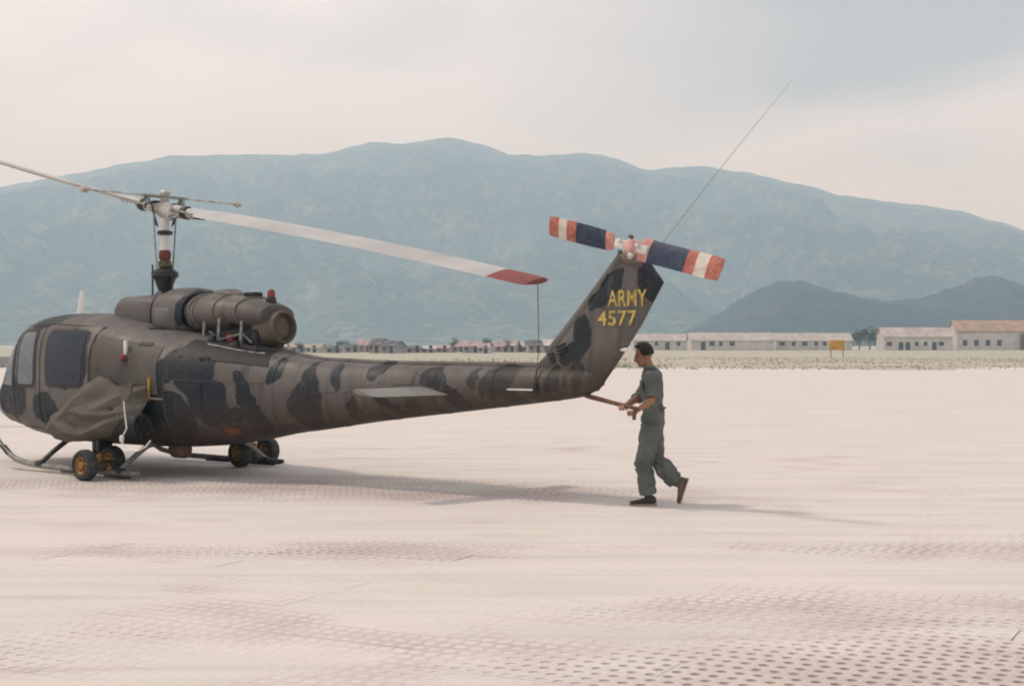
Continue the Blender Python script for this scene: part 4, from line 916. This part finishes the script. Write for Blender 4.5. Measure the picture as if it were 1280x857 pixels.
# ------------------------------------------------------------ far buildings
BW = mat('chalk_white_wall', (.52, .48, .44), .85, var=.08, scale=.3, dirt=(.40, .36, .31)); BR = mat('dusty_tin_roof', (.42, .37, .34), .7, var=.12, scale=.2, dirt=(.30, .24, .20))
BD = mat('dark_opening', (.05, .045, .045), .6); BRN = mat('rusty_brown_roof', (.33, .22, .155), .8, var=.15, scale=.4)
_wm = {}
def opening(parent, name, x, y, z, w, h, m=BD):
    k = (w, h, m.name)
    if k not in _wm: _wm[k] = G().box((0, 0, 0), (w, .12, h)).build(name, m, parent, smooth=False); o = _wm[k]
    else: o = link_mesh(name, _wm[k].data, parent)
    o.location = (x, y, z); return o
def hut(name, x, y, w, d, h, rh, rot, wm, rm, label, cat, group=None, ops=(), base=0., over=.4):
    r = empty(name, (x, y, base), rot); tag(r, label, cat, group)
    pts = [(-d/2, 0), (d/2, 0), (d/2, h), (0, h+rh), (-d/2, h)]
    G().prism(lambda t: [(t, a, b) for a, b in pts], -w/2, w/2).build('wall', wm, r, smooth=False)
    g = G()
    sl = math.hypot(d/2, rh); e = over/ sl
    for sg in (-1, 1):
        A = [(sg*(d/2)*(1+e), h-rh*e+.03), (0, h+rh+.05), (0, h+rh+.22), (sg*(d/2)*(1+e), h-rh*e+.20)]
        g.prism(lambda t: [(t, a+(sg*.0), b) for a, b in A], -w/2-over, w/2+over)
    g.build('roof', rm, r, smooth=False)
    for n_, ox, oz, ow, oh in ops: opening(r, n_, ox, -d/2-.05, oz, ow, oh)
    return r
def px2(px, Y): return (px-640)/1800*Y
def zat(py, Y): return EYE+(430-py)/1800*Y
def row_ops(w, step, seed, z=1.9):
    rnd = random.Random(seed); out = []; x = -w/2+step*.6
    while x < w/2-step*.5:
        if rnd.random() < .22: out.append(('door', x, 1.25, 1.3, 2.3))
        elif rnd.random() < .88: out.append(('window', x, z, rnd.choice((1.0, 1.5)), 1.2))
        x += step*rnd.choice((.8, 1, 1, 1.3))
    return out
grp = 'long white barrack rows beyond the field'
for px0, px1, Y, top, eave, seed, lab in ((792, 862, 440, 416, 424, 1, 'low white barrack partly hidden behind the tail fin and the man'), (864, 968, 425, 414.5, 423.5, 2, 'longest pale white barrack between the man and the yellow sign'),
                                          (972, 1066, 432, 415, 424, 3, 'white barrack directly behind the yellow sign'), (1106, 1192, 425, 408, 419, 4, 'taller white barrack just left of the brown-roofed hall')):
    x0, x1 = px2(px0, Y), px2(px1, Y); w = x1-x0; ht = zat(top, Y)-.4; he = zat(eave, Y)-.4
    hut('barrack', (x0+x1)/2, Y+5, w, 9, he, ht-he, 0, BW, BR, lab, 'building', grp, row_ops(w, 2.6, seed))
Y = 440; x0, x1 = px2(1203, Y), px2(1340, Y)
hall = hut('hall', (x0+x1)/2, Y+8, (x1-x0), 15, zat(414, Y), zat(400.5, Y)-zat(414, Y), R(-7), BW, BRN, 'large white hall with brown pitched roof at the right edge', 'building', None,
           [('window', -(x1-x0)/2+k*3.4+2.4, 2.2, 1.3, 1.8) for k in range(4)])
G().box((-1.0+9.5, -8.6, 2.6), (13, 2.2, 4.6)).build('lean_to', mat('brown_lean_to', (.13, .08, .055), .85, var=.2), hall, smooth=False)
mast = empty('radio_mast', (px2(1260, 470), 470, 0)); tag(mast, 'thin radio mast with guy wires rising behind the white hall', 'mast')
G().tube([(0, 0, 0), (0, 0, zat(385, 470))], .10, 6).build('pole', GRM, mast)
for dx in (-3.4, 3): G().tube([(0, 0, zat(388, 470)), (dx, 0, zat(402, 470))], .05, 4).build('guy_wire', GRM, mast)
for k in range(2): G().box((0, 0, zat(386+2*k, 470)), (1.6-.5*k, .08, .08)).build('crossarm', GRM, mast)
# yellow sign board on two posts
Y = 188; sg_ = empty('sign_board', (px2(1046.5, Y), Y, 0)); tag(sg_, 'small blank orange-yellow sign board on two posts in the grass', 'sign')
G().box((0, 0, zat(431, Y)), (1.95, .06, 1.30), bev=.01).build('board', mat('orange_yellow_board', (.52, .27, .03), .6, var=.15, scale=2), sg_)
for e in (-.8, .8): G().box((e, .06, .85), (.10, .08, 1.75)).build('post', mat('sign_post_wood', (.25, .13, .05), .8), sg_)
# shanties behind the boom
SW = [mat('shack_wall_tan', (.34, .29, .25), .9, var=.2, scale=.8), mat('shack_wall_grey', (.30, .29, .29), .9, var=.2, scale=.8), mat('shack_wall_rose', (.36, .26, .25), .9, var=.2, scale=.8), BW]
SR = [mat('shack_roof_rose', (.38, .28, .27), .85, var=.2, scale=.6), mat('shack_roof_tan', (.36, .30, .25), .85, var=.2, scale=.6), mat('shack_roof_dark', (.12, .12, .12), .85, var=.3, scale=.6), mat('shack_roof_pale', (.48, .43, .40), .8, var=.15, scale=.6)]
names_w = ['tan', 'grey', 'rose', 'white']; names_r = ['rose', 'tan', 'dark', 'pale']
SL = ['wide shack touching the right side of the exhaust pipe', 'leftmost free-standing shack of the village, right of the dark shrub', 'low shack fourth of a bunch left of the low dark tree', 'shack just left of the low dark tree',
 'shack just right of the low dark tree', 'tallest shack in the left half of the village', 'narrow tall shack left of the tree behind the roofs', 'shack right of the tree behind the roofs', 'broad low shack left of the village centre',
 'low shack at the village centre', 'shack just left of the small dark tree', 'rose-roofed shack under the small dark tree', 'widest rose-roofed shack of the village', 'narrowest shack left of the bushy tree', 'shack directly under the dark bushy tree',
 'shack beside the little round tree', 'small shack left of the fin and its small dark tree', 'shack behind the foot of the tail fin', 'last village shack at the right, against the tail fin']
rnd = random.Random(11); pxs = [346, 372, 396, 416, 437, 457, 474, 492, 515, 536, 556, 572, 590, 606, 624, 640, 655, 668, 684]
tops = [428, 430, 431, 433, 431, 425, 424, 427, 433, 433, 432, 429, 427, 430, 428, 426, 428, 426, 425]
wid = [26, 20, 18, 20, 20, 20, 16, 20, 22, 18, 16, 18, 24, 14, 20, 16, 14, 18, 16]
for k, (p, t, wp) in enumerate(zip(pxs, tops, wid)):
    Y = rnd.uniform(285, 330); wi = rnd.choice((0, 1, 1, 2, 3, 0)); ri = rnd.choice((0, 1, 3, 3, 2, 0)) if k not in (11, 12) else 0
    H_ = zat(t, Y); ww = wp/1800*Y
    ops = [('window', ww*(-.28), H_*.38, .6, .6), ('door', ww*.18, .75, .7, 1.5)]
    side = 'left end' if k < 4 else 'right end near the fin' if k > 14 else 'middle'
    hut('shack', px2(p, Y), Y, ww, 5, H_*.55, H_*.45, rnd.uniform(-.35, .35), SW[wi], SR[ri],
        SL[k], 'shack', 'shacks of the far village', ops, over=.15)
# trees
LF = [mat('dark_leaves', (.030, .045, .022), .9, var=.4, scale=1.2), mat('olive_leaves', (.055, .065, .03), .9, var=.4, scale=1.2)]; BK = mat('bark', (.10, .075, .055), .9)
def tree(x, y, h, r, seed, label, group=None, m=0):
    rnd = random.Random(seed); t = empty('tree', (x, y, 0)); tag(t, label, 'tree', group)
    g = G(); g.tube([(0, 0, -.1), (.05*h, 0, h*.3), (0, .03*h, h*.6), (.02*h, 0, h*.85)], [h*.035, h*.028, h*.018, h*.008], 7)
    cl_ = []
    for k in range(7):
        a = rnd.uniform(0, 6.28); q = Vector((math.cos(a)*r*rnd.uniform(.3, .8), math.sin(a)*r*rnd.uniform(.3, .8), h*rnd.uniform(.45, .85))); cl_.append((q, r*rnd.uniform(.32, .55)))
        g.tube([(0, 0, h*.4), q*.6+Vector((0, 0, h*.2)), q], [h*.015, h*.01, h*.004], 5)
    g.build('trunk', BK, t)
    cl_.append((Vector((0, 0, h*.85)), r*.45)); f = G()
    for q, rr in cl_:
        for k in range(80):
            d = Vector((rnd.gauss(0, 1), rnd.gauss(0, 1), rnd.gauss(0, .75))).normalized()*rr*rnd.uniform(.55, 1.1); c = q+d
            u = Vector((rnd.gauss(0, 1), rnd.gauss(0, 1), rnd.gauss(0, 1))).normalized(); w_, v2 = frame_of(u); s_ = rr*rnd.uniform(.10, .22)
            f.add([c-w_*s_, c+v2*s_*.6, c+w_*s_, c-v2*s_*.6], [(0, 1, 2, 3)])
    f.build('crown', LF[m], t, smooth=False, fix=False)
for k, (p, Y, top, r, lab) in enumerate(((567, 300, 421, 1.0, 'small dark tree standing over the rose-roofed shack'), (612, 320, 423, 1.4, 'dark bushy tree among the shacks left of the fin'), (634, 310, 424, .9, 'little round tree between two shacks near the fin'),
        (430, 330, 426, 1.6, 'low dark tree at the left of the far village'), (482, 335, 424, 1.3, 'narrow tree behind the village roofs'), (1074, 450, 412, 3.4, 'leftmost dark tree in the gap between two barracks'), (1087, 455, 410, 4.2, 'tallest dark tree in the gap between two barracks'),
        (1099, 448, 413, 3.0, 'rightmost dark tree in the gap between two barracks'), (376, 300, 429, 1.2, 'dark shrub just right of the exhaust pipe'), (660, 325, 424, 1.2, 'small dark tree right beside the fin'))):
    tree(px2(p, Y), Y, zat(top, Y), r, 50+k, lab, 'trees around the far buildings', k % 2)
